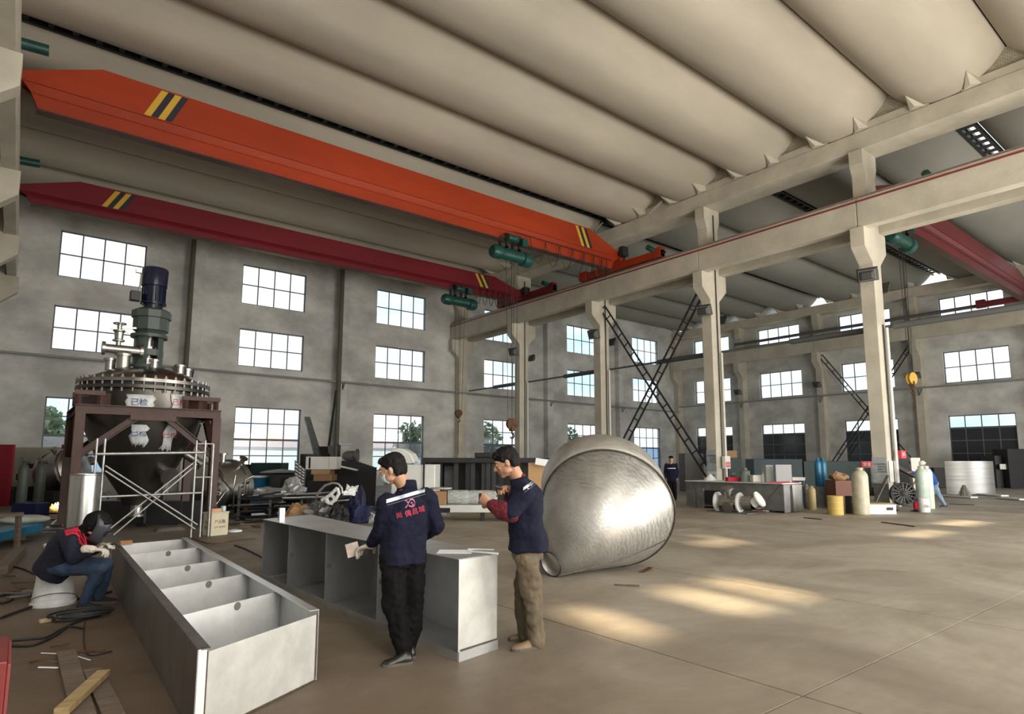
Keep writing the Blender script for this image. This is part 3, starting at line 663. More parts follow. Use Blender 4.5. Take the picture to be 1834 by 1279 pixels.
MB().box((VX-.42, FY0-.10, FZ-.19), (VX+.42, FY0-.09, FZ-.05)).build('gusset_plate', redox, fr)
for x, s in ((FX0, 1), (FX1, -1)):
    for y in (FY0, FY1): hbeam((x+s*.05, y, 1.72), (x+s*1.0, y, FZ-.1), .12, 'brace')
    for y, q in ((FY0, 1), (FY1, -1)): hbeam((x, y+q*.05, 1.72), (x, y+q*.95, FZ-.1), .12, 'brace')
for x0, x1 in ((FX0-.05, FX0+.32), (FX1-.62, FX1+.0)):
    for y in (FY0+.1, FY0+.75):
        b = MB(); b.bar((x0, y, FZ+.09), (x0, y, FZ+.30), .08); b.bar((x1, y, FZ+.09), (x1, y, FZ+.30), .08); b.bar((x0-.06, y, FZ+.34), (x1+.08, y, FZ+.34), .09); b.build('bearing_stand', redox, fr)
# galvanised scaffold
galv = mat('galvanised_tube', (.50, .51, .51), .38, .8, var=.2, vscale=9)
sc = thing('scaffold', 'galvanised tube scaffold with crossed diagonal tubes in front of the mixing vessel', 'scaffold', (2.1, 14.4, 0))
def tb(a, b, r=.021, name='tube', m=galv, par=None): return MB().cyl(a, b, r, n=10).build(name, m, par or sc, smooth=50)
for x in (1.20, 1.33, 2.95, 3.12):
    tb((x, 14.4, 0.02), (x, 14.4, 2.02), .022, 'upright')
for y in (14.4, 13.35):
    pass
tb((1.2, 14.4, 1.72), (3.12, 14.4, 1.77), .03, 'ledger'); tb((1.2, 14.4, .90), (3.12, 14.4, .93), .024, 'ledger')
tb((1.36, 14.36, 1.5), (3.05, 14.36, .28), .018, 'diagonal'); tb((1.36, 14.30, 1.4), (3.0, 14.30, .2), .018, 'diagonal')
tb((3.0, 14.44, 1.62), (1.5, 14.44, .26), .018, 'diagonal'); tb((3.0, 14.48, 1.52), (1.6, 14.48, .16), .018, 'diagonal')
tb((3.28, 14.4, .02), (3.28, 14.4, 1.95), .022, 'upright'); tb((2.95, 14.4, 1.25), (3.28, 14.4, 1.25), .018, 'rung'); tb((2.95, 14.4, 1.95), (3.28, 14.4, 1.95), .018, 'rung')
brush = mat('brushed_stainless', (.62, .62, .61), .22, 1.0, var=.12, vscale=3, stretch=(6, 6, .2))
# open steel drum standing by the frame
t = thing('steel_cylinder', 'tall open brushed stainless cylinder standing before the left leg of the red frame', 'cylinder', (1.02, 13.5, 0))
MB().lathe([(.235, 0), (.235, 1.36), (.228, 1.36), (.228, 0)], (1.0, 13.5, 0), n=40, caps=False).build('shell', brush, t, smooth=40)
MB().lathe([(.24, 1.33), (.243, 1.345), (.24, 1.365)], (1.0, 13.5, 0), n=40, caps=False).build('rim', steel, t, smooth=60)
# shiny vessels waiting behind the frame
def lying_vessel(c, r, L, axis, label, seed):
    t = thing('steel_tank', label, 'tank', (c[0], c[1], 0)); a = V(axis).normalized()
    MB().lathe([(.06, -L/2-r*.42), (r*.45, -L/2-r*.38), (r*.8, -L/2-r*.2), (r, -L/2), (r, L/2), (r*.8, L/2+r*.2), (r*.45, L/2+r*.38), (.06, L/2+r*.42)], c, a, 36).build('shell', steel, t, smooth=40)
    x = a.orthogonal().normalized()
    for k in (-.35, .35): MB().lathe([(r+.002, k*L-.04), (r+.05, k*L-.04), (r+.05, k*L+.04), (r+.002, k*L+.04)], c, a, 36, caps=False).build('stiffening_ring', steel, t, smooth=30)
    for k in (-.25, .25):
        p = V(c)+a*k*L; MB().box((p.x-.08, p.y-r*.7, 0), (p.x+.08, p.y+r*.7, max(.05, c[2]-r*.8))).build('saddle', redox, t)
    rn = random.Random(seed)
    for i in range(5):
        an = rn.uniform(-.6, 1.8)+pi/2; d = (V((0, 0, 1))*sin(an)+a.cross(V((0, 0, 1)))*cos(an)).normalized(); p = V(c)+a*rn.uniform(-.45, .45)*L+d*r*.9
        MB().lathe([(.07, 0), (.07, .28), (.12, .28), (.12, .32)], p, d, 14).build('nozzle', steel, t, smooth=30)
    return t
lying_vessel((4.6, 19.2, .82), .74, 1.1, (1, .5, .1), 'stainless tank with nozzles lying behind the right leg of the red frame', 3)
lying_vessel(P(112, 846, 23.5), .80, 1.0, (1, -.9, .35), 'stainless tank lying in the dark left of the red frame', 5)
lying_vessel((2.9, 20.4, .65), .55, .8, (.3, 1, 0), 'small stainless tank behind the cone of the mixing vessel', 9)
tk = None and lying_vessel((6.1, 26.5, 1.0), .85, 1.6, (1, .2, 0), 'large round stainless tank with a pipe cage behind the blue drums', 11)
# pipe skid leaning on the right tank
t = thing('pipe_skid', 'tangle of bent stainless pipework with clamps beside the tank right of the red frame', 'pipework', (4.9, 18.2, 0)); rn = random.Random(4)
for i in range(12):
    x = 4.1+rn.random()*.9; y = 18.0+rn.random()*.6; z = .3+rn.random()*.6
    pts = [(x, y, z)]; 
    for k in range(3): x += rn.uniform(-.35, .30); y += rn.uniform(-.15, .15); z += rn.uniform(-.05, .42); pts.append((x, y, z))
    MB().tube(pts, .022 if i % 2 else .035, 8).build('bent_pipe', steel if i % 3 else steel_dark, t, smooth=60)
for x in (4.1, 4.9): MB().bar((x, 18.3, 0), (x, 18.3, .9), .05).build('post', galv, t)
# ================================================================ workpieces on the floor
sheet = mat('mill_finish_stainless', (.58, .59, .60), .34, .75, var=.2, vscale=2.2, bump=.05, bscale=3)
sheet2 = mat('stained_stainless', (.84, .845, .85), .45, .25, var=.18, vscale=3.5, detail=8)
sideM = mat('shaded_side_plate', (.26, .25, .24), .36, .8, var=.3, vscale=1.5); endM = mat('mottled_end_plate', (.60, .60, .575), .45, .3, var=.25, vscale=4, detail=9)  # side plate colour carries the shade on the tray's left side
edgem = mat('ground_edge', (.70, .70, .69), .3, .9); holem = mat('punched_hole_mark', (.17, .17, .17), .6)
weldm = mat('weld_bead', (.13, .10, .08), .55, .4, var=.4, vscale=20)
# left tray lying open side up
B0, B1, BH = V((.92, 4.12, 0)), V((1.86, 4.66, 0)), .50            # near end, left and right corner
C0_, C1_ = V((1.10, 9.95, 0)), V((2.02, 10.1, 0))
def lerp(a, b, t): return a+(b-a)*t
UP = V((0, 0, 1))
def panel(a, b, z0, z1, th, side, name, m, par):
    """vertical plate from a to b"""
    d = (b-a).normalized(); n = V((d.y, -d.x, 0))*side*th
    return MB().loft([[a+UP*z0, b+UP*z0, b+n+UP*z0, a+n+UP*z0], [a+UP*z1, b+UP*z1, b+n+UP*z1, a+n+UP*z1]]).build(name, m, par, bevel=.002)
t = thing('partitioned_tray', 'long stainless steel tray with cross partitions lying open side up at the front left', 'tray', B0.lerp(B1, .5))
panel(B0, C0_, 0, BH, .006, 1, 'side_plate', sideM, t); panel(B1, C1_, 0, BH, .006, -1, 'side_plate', sheet, t)
for (a, b), s in (((B0, C0_), 1), ((B1, C1_), -1)):
    d = (b-a).normalized(); n = V((d.y, -d.x, 0))*s
    MB().loft([[a+n*.0+UP*(BH-.006), b+UP*(BH-.006), b+n*.072+UP*(BH-.006), a+n*.072+UP*(BH-.006)], [a+UP*BH, b+UP*BH, b+n*.072+UP*BH, a+n*.072+UP*BH]]).build('top_flange', edgem if s < 0 else sideM, t)
    MB().loft([[a+UP*.0, b, b+n*.07, a+n*.07], [a+UP*.006, b+UP*.006, b+n*.07+UP*.006, a+n*.07+UP*.006]]).build('bottom_flange', sheet, t)
for k, tt in enumerate((.0, .175, .37, .565, .80, 1.0)):
    a, b = lerp(B0, C0_, tt), lerp(B1, C1_, tt); dx = (b-a).normalized(); a2, b2 = a+dx*(.0 if k == 0 else .008), b-dx*(.03 if k == 0 else .008)
    if k == 0: a2 = a+dx*.075; b2 = b-dx*.03
    o = panel(a2, b2, .0 if k == 0 else .03, BH-.03 if k == 0 else BH-.02, .006, 1, 'end_plate' if k in (0, 5) else 'partition', endM if k == 0 else sheet2, t)
    if 0 < k < 5:
        q = a2.lerp(b2, .56)+UP*(BH-.055); n = V((dx.y, -dx.x, 0))*.009; MB().cyl(q-n*.2, q+n, .032, n=24).build('punched_hole', holem, o)
# near posts of the end plate and edge welds
d = (B1-B0).normalized(); MB().loft([[B0+UP*z, B0+d*.06+UP*z, B0+d*.06+V((.005, -.008, 0))+UP*z, B0+V((.005, -.008, 0))+UP*z] for z in (0, BH)]).build('corner_post', sheet2, t)
MB().tube([B0+d*.07+V((0, -.004, z)) for z in (0, .1, .2, .3, .4, BH-.03)], .007, 6).build('weld', weldm, t)
MB().tube([B1-d*.03+V((0, -.004, z)) for z in (0, .1, .2, .3, .4, BH-.03)], .007, 6).build('weld', weldm, t)
MB().tube([B0.lerp(B1, q)+V((.004, -.008, .006)) for q in (.08, .3, .5, .7, .97)], .007, 6).build('weld', weldm, t)
# floor plate of the tray
MB().loft([[B0+UP*.001, B1+UP*.001, C1_+UP*.001, C0_+UP*.001], [B0+UP*.005, B1+UP*.005, C1_+UP*.005, C0_+UP*.005]]).build('bottom_sheet', sheet, t)

# second tray on its side
D0, D1, DH = V((2.90, 4.36, 0)), V((3.36, 4.45, 0)), .80
E0, E1 = V((2.72, 8.95, 0)), V((3.52, 9.3, 0))
t = thing('partitioned_tray', 'long stainless steel tray with partitions standing on its side behind the man in black trousers', 'tray', D0.lerp(D1, .5))
MB().loft([[D0+UP*(DH-.006), D1+UP*(DH-.006), E1+UP*(DH-.006), E0+UP*(DH-.006)], [D0+UP*DH, D1+UP*DH, E1+UP*DH, E0+UP*DH]]).build('top_plate', sheet, t, bevel=.002)
MB().loft([[D0, D1, E1, E0], [D0+UP*.006, D1+UP*.006, E1+UP*.006, E0+UP*.006]]).build('bottom_plate', sheet, t)
panel(D1, E1, .006, DH-.006, .006, 1, 'back_plate', sheet, t)
for z0, z1 in ((0.006, .07), ): panel(D0, E0, z0, z1, .006, 1, 'front_lip', sheet, t)
for k, tt in enumerate((.0, .30, .56, .80, 1.0)):
    a, b = lerp(D0, E0, tt), lerp(D1, E1, tt); d = (b-a).normalized()
    o = panel(a+(V((0, 0, 0)) if k == 0 else d*.02), b-d*.008, .006 if k == 0 else .01, DH-.006, .006, 1, 'end_plate' if k in (0, 4) else 'partition', endM if k == 0 else sheet, t)
    if 0 < k < 4:
        q = (a+d*.06).lerp(b, .02)+UP*.42; n = V((d.y, -d.x, 0)); MB().cyl(q, q+n*.012, .03, n=24).build('punched_hole', holem, o)
d = (D1-D0).normalized(); n = V((d.y, -d.x, 0))
MB().tube([D0.lerp(D1, q)+n*.012+UP*.085 for q in (.05, .3, .6, .97)], .007, 6).build('weld', weldm, t)
MB().loft([[D0+n*.006+UP*z, D1+n*.006+UP*z, D1+n*.016+UP*z, D0+n*.016+UP*z] for z in (0, .075)]).build('end_lip', sheet, t)
# things on the second tray
paper = mat('white_paper', (.85, .87, .9), .8)
c = onZ(815, 988, DH+.004); MB().cbox(c, (.21, .30, .004), .9).build('paper_sheet', paper, cat='paper', label='white sheet of paper lying on top of the tray between the two standing men')
t = thing('marking_rod', 'short grey steel rods lying on the tray end beside the paper', 'rod', onZ(860, 990, DH)); 
for u0, v0, u1, v1 in ((842, 988, 892, 992), (838, 984, 885, 985)): MB().cyl(onZ(u0, v0, DH+.012), onZ(u1, v1, DH+.012), .010).build('rod', sheet2, t, smooth=50)
p = lerp(E0, E1, .2)+(D0-E0)*.07; MB().box((p.x-.035, p.y-.03, DH+.001), (p.x+.035, p.y+.03, DH+.16)).build('steel_offcut', edgem, cat='offcut', label='small bright steel upstand on the far end of the tray')
brickc = mat('orange_brick', (.52, .25, .12), .85, var=.2, vscale=12)
p = C0_.lerp(C1_, .16); MB().cbox(V((p.x, p.y-.003, BH+.0025)), (.14, .09, .045), .15).build('wood_block', brickc, cat='block', label='small orange wooden block on the far end of the open tray')

# ================================================================ big stainless cone
conem = mat('ground_cone_steel', (.66, .65, .625), .36, .82, var=.30, vscale=2.4, bump=.10, bscale=16, detail=8)
def circle(c, nrm, r, lowest, n=64):
    nrm = V(nrm).normalized(); d = (-UP-nrm*(-UP).dot(nrm)).normalized(); s = nrm.cross(d)
    return [V(c)+(d*cos(a)+s*sin(a))*r for a in [2*pi*i/n for i in range(n)]]
def brushed(mt):
    n, l = mt.node_tree.nodes, mt.node_tree.links; b = n['Principled BSDF']; t = n.new('ShaderNodeTexCoord'); g = n.new('ShaderNodeMapping'); g.inputs['Location'].default_value = (.7, .18, 0)
    w = n.new('ShaderNodeTexWave'); w.wave_type = 'RINGS'; w.rings_direction = 'SPHERICAL'; w.inputs['Scale'].default_value = 5; w.inputs['Distortion'].default_value = 11; w.inputs['Detail'].default_value = 4; w.inputs['Detail Scale'].default_value = 1.6
    l.new(t.outputs['Object'], g.inputs[0]); l.new(g.outputs[0], w.inputs[0]); r = n.new('ShaderNodeMapRange'); r.inputs['To Min'].default_value = .42; r.inputs['To Max'].default_value = .56
    l.new(w.outputs['Fac'], r.inputs[0]); l.new(r.outputs[0], b.inputs['Roughness'])
    k = n.new('ShaderNodeBump'); k.inputs['Strength'].default_value = .035; k.inputs['Distance'].default_value = .02; l.new(w.outputs['Fac'], k.inputs['Height']); l.new(k.outputs[0], b.inputs['Normal'])
brushed(conem)
n1 = V((.93, .10, .30)).normalized(); n2 = V((.723, .539, .43)).normalized()
r1, r2 = .18, .97
def low(nrm, r): return r*math.sqrt(max(0, 1-nrm.z**2))
c1 = V((5.93, 6.62, low(n1, r1)+.006)); c2 = V((6.92, 6.46, low(n2, r2)+.006)); c3 = c2+V((.267, .345, .245))
k1 = circle(c1, n1, r1, 0); k2 = circle(c2, n2, r2, 0); k3 = circle(c3, n2, r2, 0)
t = thing('steel_cone', 'huge shiny stainless steel cone lying on the floor behind the man in khaki trousers', 'cone', (6.6, 6.8, 0))
rings = [[a.lerp(b, q) for a, b in zip(k1, k2)] for q in (0, .1, .25, .4, .55, .7, .85, 1)]
me_ = bpy.data.meshes.new('cone_shell'); bm_ = bmesh.new(); L0_ = V((6.6, 6.8, 0)); va = [bm_.verts.new(p-L0_) for p in k1]; vb = [bm_.verts.new(p-L0_) for p in k2]
hl = bmesh.ops.convex_hull(bm_, input=va+vb); A_, B_ = set(va), set(vb)
bmesh.ops.delete(bm_, geom=[f_ for f_ in bm_.faces if all(q in A_ for q in f_.verts) or all(q in B_ for q in f_.verts)], context='FACES')
bmesh.ops.recalc_face_normals(bm_, faces=bm_.faces); bm_.to_mesh(me_); bm_.free(); me_.materials.append(conem); me_.shade_smooth()
o = bpy.data.objects.new('cone_shell', me_); COL.objects.link(o); o.parent = t; q = o.modifiers.new('t', 'SOLIDIFY'); q.thickness = .012; q.offset = -1
o = MB().loft([k2, [a.lerp(b, .5) for a, b in zip(k2, k3)], k3], False).build('cylindrical_skirt', conem, t, smooth=60); q = o.modifiers.new('t', 'SOLIDIFY'); q.thickness = .012; q.offset = -1
MB().tube([a+(a-c2).normalized()*.004 for a in k2]+[k2[0]], .014, 6).build('ring_weld', weldm, t, smooth=60)
MB().tube([rings[i][round(59-6*i/7)]+V((.3, -.9, 0))*.004 for i in range(8)], .010, 6).build('long_weld', weldm, t, smooth=60)
MB().tube([p for p in k1]+[k1[0]], .010, 6).build('rim', steel_dark, t, smooth=60)
# wooden wedge under the cone
MB().prism([(7.2, 6.05, 0), (7.45, 6.05, 0), (7.45, 6.05, .05)], (0, .1, 0)).build('wedge', rust, cat='wedge', label='thin rusty wedge pushed under the big steel cone')

# ================================================================ left foreground
def bucket(c, r0, r1, h, m, label, upside=False, name='bucket'):
    t = thing(name, label, 'bucket', c); c = V(c)
    pr = [(r0, 0), (r1, h), (r1+.012, h), (r1+.012, h-.03), (r1+.004, h-.035)] if not upside else [(r1+.012, 0), (r1+.012, .03), (r1, .035), (r0, h-.01), (r0-.01, h), (.01, h)]
    MB().lathe(pr, c, n=36, caps=not upside).build('body', m, t, smooth=35)
    for f in (.2, .78): MB().lathe([(r1+(r0-r1)*(f if upside else 1-f)+.001, h*f-.006), (r1+(r0-r1)*(f if upside else 1-f)+.006, h*f), (r1+(r0-r1)*(f if upside else 1-f)+.001, h*f+.006)], c, n=36, caps=False).build('rib', m, t, smooth=60)
    zt = .05 if upside else h-.05
    pts = [V((c.x+(r1+.015)*cos(a), c.y+(r1+.015)*sin(a)-.02*0, c.z+zt+.10*sin((a-pi)/(pi)*pi)*(1 if upside else -1))) for a in [pi+pi*i/12 for i in range(13)]]
    MB().tube(pts, .004, 6).build('handle', steel_dark, t, smooth=60); return t
wplast = mat('dirty_white_plastic', (.74, .75, .76), .5, var=.25, vscale=5)
bp = onZ(95, 1082, 0)
bucket(bp, .165, .205, .40, wplast, 'upturned dirty white plastic bucket used as a seat by the welder', True)
bucket(onZ(96, 1005, 0)+V((0, .1, 0)), .11, .14, .26, wplast, 'white plastic bucket standing behind the seated welder', False)
woodm = mat('raw_timber', (.46, .33, .16), .75, var=.35, vscale=2, stretch=(1, 12, 12)); woodd = mat('weathered_timber', (.17, .13, .10), .8, var=.4, vscale=3, stretch=(1, 8, 8))
palew = mat('pale_pine', (.52, .42, .26), .7, var=.2, vscale=4, stretch=(1, 10, 10))
def plank(a, b, w, h, m, label, z=0.0, name='plank', bevel=.004):
    a, b = V(a), V(b); a.z = b.z = z+h/2+.002
    o = MB().bar(a, b, w, h).build(name, m, bevel=bevel); return tag(o, label, 'plank')
plank(onZ(108, 1295), onZ(184, 1222), .085, .045, woodm, 'raw yellow timber batten lying at the bottom left corner', .04)
plank(onZ(118, 1172), onZ(150, 1290), .13, .03, woodd, 'dark weathered board leading to the lower left corner, left of its neighbour')
plank(onZ(165, 1205), onZ(205, 1290), .12, .03, woodd, 'dark weathered board beside the open tray at the lower left')
plank(onZ(70, 1117), onZ(110, 1110), .05, .035, palew, 'short pale wooden stick lying before the white bucket seat', 0, 'wood_stick')
cab = mat('black_rubber_cable', (.015, .015, .016), .6)
def cable(pts, r, label, m=cab, name='cable', z=None):
    P = [onZ(u, v, 0)+V((0, 0, r+.002)) for u, v in pts]; Q = []
    for i in range(len(P)-1):
        p0, p1, p2, p3 = P[max(i-1, 0)], P[i], P[i+1], P[min(i+2, len(P)-1)]
        for k in range(6):
            s = k/6; Q.append(.5*((2*p1)+(p2-p0)*s+(2*p0-5*p1+4*p2-p3)*s*s+(3*p1-p0-3*p2+p3)*s**3))
    Q.append(P[-1]); return MB().tube(Q, r, 8).build(name, m, smooth=60, cat='cable', label=label)
cable([(0, 1110), (40, 1095), (75, 1085), (140, 1075), (200, 1062)], .014, 'black welding cable running behind the bucket seat')
cable([(18, 1160), (60, 1158), (100, 1140), (125, 1122), (160, 1108)], .012, 'black cable curling on the floor toward the welder feet')
cable([(18, 1150), (55, 1147), (85, 1143), (120, 1125), (150, 1128)], .010, 'thin black cable crossing the floor left of the boards')
cable([(0, 1070), (18, 1066), (24, 1072), (14, 1080), (0, 1083)], .014, 'loop of black cable at the left edge of the floor')
cable([(0, 1015), (20, 1016), (45, 1022), (62, 1030)], .012, 'black hose lying by the grey timber at the left edge')
cable([(152, 1115), (150, 1150), (160, 1175), (200, 1168)], .006, 'thin dark wire between the boards and the welder feet')
cable([(345, 965), (380, 975), (430, 968), (458, 966)], .010, 'rust brown cable on the floor before the wooden crate', rust)
cable([(420, 978), (440, 985), (470, 1000)], .012, 'dark rod shaped cable lying between the two trays')
# red steel box with hoses at the left edge
redp = mat('dull_red_paint', (.22, .02, .02), .45, var=.3, vscale=4)
p = onZ(-4, 1400); t = thing('red_cabinet', 'red steel tool cabinet cut by the left edge of the view', 'cabinet', (.0, 4.3, 0))
MB().box((-.42, 4.05, .05), (.045, 4.62, .62)).build('body', redp, t, bevel=.01)
MB().box((.045, 4.07, .07), (.06, 4.60, .60)).build('door', mat('faded_red_paint', (.30, .05, .05), .5, var=.3, vscale=4), t, bevel=.004)
MB().box((-.42, 4.05, 0), (-.36, 4.11, .05)).box((-.02, 4.05, 0), (.04, 4.11, .05)).box((-.42, 4.56, 0), (-.36, 4.62, .05)).box((-.02, 4.56, 0), (.04, 4.62, .05)).build('feet', redp, t)
hose = mat('grey_hose', (.16, .14, .125), .6)
MB().tube([(.09, 4.5, .02), (.11, 4.35, .02), (.12, 4.2, .16), (.10, 4.12, .32), (.07, 4.16, .30), (.10, 4.1, .12), (.14, 3.95, .03), (.1, 3.7, .02)], .022, 10).build('hose', hose, smooth=60, cat='hose', label='grey rubber hose coiled against the red cabinet at the left edge')
# coil of cable and shoe-side clutter by the welder
t = thing('cable_coil', 'tangled coil of black welding cable on the floor by the welder feet', 'cable', onZ(150, 1108)); c = onZ(143, 1108); rn = random.Random(2)
for k in range(5):
    w_, h_, ox, oy, z_ = .16+.03*k, .10+.02*k, rn.uniform(-.04, .04), rn.uniform(-.03, .03), .013+.012*k
    MB().tube([c+V((ox+w_*cos(a+k), oy+h_*sin(a+k), z_+.004*sin(2*a))) for a in [1.85*pi*i/24 for i in range(25)]], .011, 6).build('loop', cab, t, smooth=60)
# crate with a brick and a tin on it
cratem = mat('pale_crate_board', (.66, .60, .46), .75, var=.12, vscale=3); stencil = mat('stencil_ink', (.12, .10, .07), .8)
cp = onZ(377, 961); ca = .62; cz = .22
t = thing('wooden_crate', 'pale wooden crate with stencilled print standing before the red frame', 'crate', cp)
fx = V((cos(.35), sin(.35), 0)); fy = V((-sin(.35), cos(.35), 0)); W_, D_, H_ = .40, .30, .47
b = MB().loft([[cp+fx*x+fy*y+UP*z for x, y in ((0, 0), (W_, 0), (W_, D_), (0, D_))] for z in (0.003, H_)]); b.build('body', cratem, t, bevel=.006)
MB().loft([[cp+fx*x+fy*y+UP*z for x, y in ((-.012, -.012), (W_+.012, -.012), (W_+.012, D_+.012), (-.012, D_+.012))] for z in (H_+.001, H_+.028)]).build('lid', cratem, t, bevel=.004)
text('产品箱', .085, frameM(cp+fx*W_/2-fy*.004+UP*H_*.62, fx, UP), stencil, t, 'stencil')
text('QTY 20 PCS', .05, frameM(cp+fx*W_/2-fy*.004+UP*H_*.38, fx, UP), stencil, t, 'stencil')
text('小心', .09, frameM(cp-fx*.004+fy*D_/2+UP*H_*.6, -fy, UP), stencil, t, 'stencil')
text('轻放', .08, frameM(cp-fx*.004+fy*D_/2+UP*H_*.36, -fy, UP), stencil, t, 'stencil')
zt = H_+.029
MB().loft([[cp+fx*x+fy*y+UP*z for x, y in ((.01, .02), (.24, .02), (.24, .10), (.01, .10))] for z in (zt, zt+.075)]).build('brick', mat('salmon_brick', (.70, .40, .24), .85, var=.2, vscale=9), bevel=.005, cat='brick', label='salmon coloured brick lying on the wooden crate')
MB().lathe([(.052, zt), (.055, zt+.01), (.055, zt+.11), (.05, zt+.118), (.01, zt+.118)], cp+fx*.33+fy*.10, n=20).build('tin_can', mat('pale_blue_tin', (.42, .56, .62), .4, .3), smooth=35, cat='tin', label='pale blue tin standing on the wooden crate')
MB().lathe([(.001, 0), (.16, .0), (.15, .03), (.05, .05), (.001, .05)], onZ(420, 952), n=24).build('plastic_bag', paper, cat='bag', label='crumpled white plastic bag on the floor right of the wooden crate')
p = onZ(300, 950); rn = random.Random(8)
b = MB(); RG = []
for i in range(9):
    a = 2*pi*i/9; r = rn.uniform(.15, .38); RG.append((p.x+r*1.5*cos(a), p.y+r*sin(a)))
b.loft([[V((x, y, .003)) for x, y in RG], [V((p.x+(x-p.x)*.8, p.y+(y-p.y)*.8, .05+rn.random()*.04)) for x, y in RG], [V((p.x+(x-p.x)*.3, p.y+(y-p.y)*.3, .07)) for x, y in RG]])
b.build('rag', mat('grey_cloth', (.22, .21, .20), .9, var=.4, vscale=6, bump=.6), smooth=70, cat='rag', label='grey rag dropped on the floor between tray and frame')
# wooden beam, stool, blue steel plate pile at the left edge
plank(onZ(0, 1030), onZ(36, 992), .16, .12, woodd, 'thick grey timber beam on the floor at the left edge', 0, 'timber_beam')
t = thing('work_stool', 'rough grey wooden stool at the left edge', 'stool', onZ(10, 1000)); c = onZ(2, 985)
MB().cbox(c+V((0, 0, .62)), (.55, .45, .045)).build('seat', woodd, t)
for sx in (-1, 1):
    for sy in (-1, 1): MB().bar(c+V((sx*.22, sy*.17, 0)), c+V((sx*.2, sy*.15, .6)), .07).build('leg', woodd, t)
bluem = mat('cyan_blue_paint', (.02, .20, .36), .45, var=.25, vscale=3)
t = thing('blue_steel_channel', 'cyan blue painted steel channel lying on blocks at the left edge', 'channel', onZ(30, 970))
a, b_ = onZ(-40, 985), onZ(50, 962); a.z = b_.z = .20
MB().bar(a, b_, .5, .16).build('web', bluem, t, bevel=.01)
for q in (.2, .8): pp = a.lerp(b_, q); MB().box((pp.x-.1, pp.y-.2, 0), (pp.x+.1, pp.y+.2, .12)).build('block', woodd, t)
MB().ell(onZ(52, 962)+V((-.1, .1, .36)), (.45, .22, .10)).build('rag', mat('pale_green_cloth', (.46, .48, .42), .9, var=.3, bump=.5), smooth=70, cat='rag', label='pale green cloth bundle lying on the blue steel channel')
# ================================================================ people
from mathutils.bvhtree import BVHTree
skin = mat('skin', (.50, .27, .17), .5, var=.12, vscale=9); lipm = mat('lips', (.36, .13, .10), .5); hairm = mat('black_hair', (.006, .005, .005), .6, spec=.2, bump=.6, bscale=60)
eyew = mat('eye_white', (.7, .68, .64), .25); eyed = mat('iris_dark', (.02, .012, .008), .2)
navy = mat('navy_work_cloth', (.0065, .008, .027), .9, spec=.3, var=.35, vscale=5, bump=.35, bscale=26); blackc = mat('black_trouser_cloth', (.004, .004, .005), .9, spec=.25, var=.4, vscale=4, bump=.3, bscale=22)
khaki = mat('khaki_cloth', (.15, .115, .075), .85, var=.3, vscale=4, bump=.35, bscale=24); jeans = mat('blue_denim', (.035, .065, .13), .85, var=.45, vscale=6, bump=.3, bscale=40)
reflect = mat('silver_reflective_tape', (.62, .64, .74), .4, .1); maroon = mat('maroon_knit', (.16, .012, .022), .9, var=.6, vscale=38, bump=.9, bscale=55)
shoeb = mat('black_leather', (.02, .019, .018), .35, var=.3, vscale=6); shoet = mat('tan_suede', (.28, .20, .12), .85, var=.3, vscale=8); solem = mat('shoe_sole', (.10, .085, .07), .8)
glove = mat('off_white_cotton_glove', (.66, .62, .54), .9, var=.2, vscale=14, bump=.5, bscale=70); redc = mat('bright_red_cloth', (.56, .02, .05), .8, bump=.3, bscale=30)
def ang(a): a = rad(a); return V((cos(a), sin(a), 0))
def head_parts(mb, c, F, U, s=1.0):
    """skull, face, ears and neck root into mb; returns matrix of the head frame (x left, y forward, z up)"""
    F = V(F).normalized(); U = (V(U)-F*V(U).dot(F)).normalized(); L = U.cross(F)
    M = Matrix((L, F, U)).transposed(); q = lambda x, y, z: V(c)+(L*x+F*y+U*z)*s
    def e(x, y, z, a, b, d): mb.ell(q(x, y, z), (a*s, b*s, d*s), 9, M)
    e(0, -.012, .038, .076, .096, .084); e(0, .012, .0, .070, .082, .080); e(0, .034, -.045, .054, .056, .062); e(0, .062, -.088, .026, .024, .020)
    e(0, .074, .034, .052, .018, .014)                                    # brow
    for x in (-1, 1): e(x*.036, .062, -.018, .022, .024, .022); e(x*.079, -.010, -.008, .010, .020, .033); e(x*.052, .015, -.062, .018, .034, .024)
    mb.capsule(q(0, .088, .018), q(0, .108, -.022), .009*s, .015*s, 10); e(0, .098, -.028, .020, .012, .010)
    e(0, .086, -.052, .022, .010, .007); e(0, .083, -.064, .020, .010, .008)
    return q, M
def eyes(par, q, M, s=1.0, lids=True):
    for x in (-.031, .031):
        MB().ell(q(x, .079, .010), (.013*s, .009*s, .007*s), 8, M).build('eye', eyew, par, smooth=80)
        MB().ell(q(x, .0865, .010), (.0055*s, .003*s, .0058*s), 6, M).build('iris', eyed, par, smooth=80)
        MB().capsule(q(x-.016, .088, .030), q(x+.016, .089, .031), .0035*s, .003*s, 6).build('eyebrow', hairm, par, smooth=80)
    MB().ell(q(0, .0935, -.057), (.021*s, .004*s, .006*s), 8, M).build('mouth', lipm, par, smooth=80)
def hair(par, q, M, s=1.0, m=hairm, fringe=.05, vox=.006):
    b = MB(); e = lambda x, y, z, a, bb, d: b.ell(q(x, y, z), (a*s, bb*s, d*s), 9, M)
    e(0, -.016, .058, .084, .100, .080); e(0, -.058, .012, .076, .060, .082); e(0, .050, .088, .062, .046, .030)
    for x in (-1, 1): e(x*.066, -.012, .035, .018, .052, .040); e(x*.030, .070, .078, .034, .022, .018); e(x*.070, -.052, -.02, .012, .025, .045)
    o = b.build('hair', m, par); return remesh(o, vox*s, 2, .006, 26, 3)
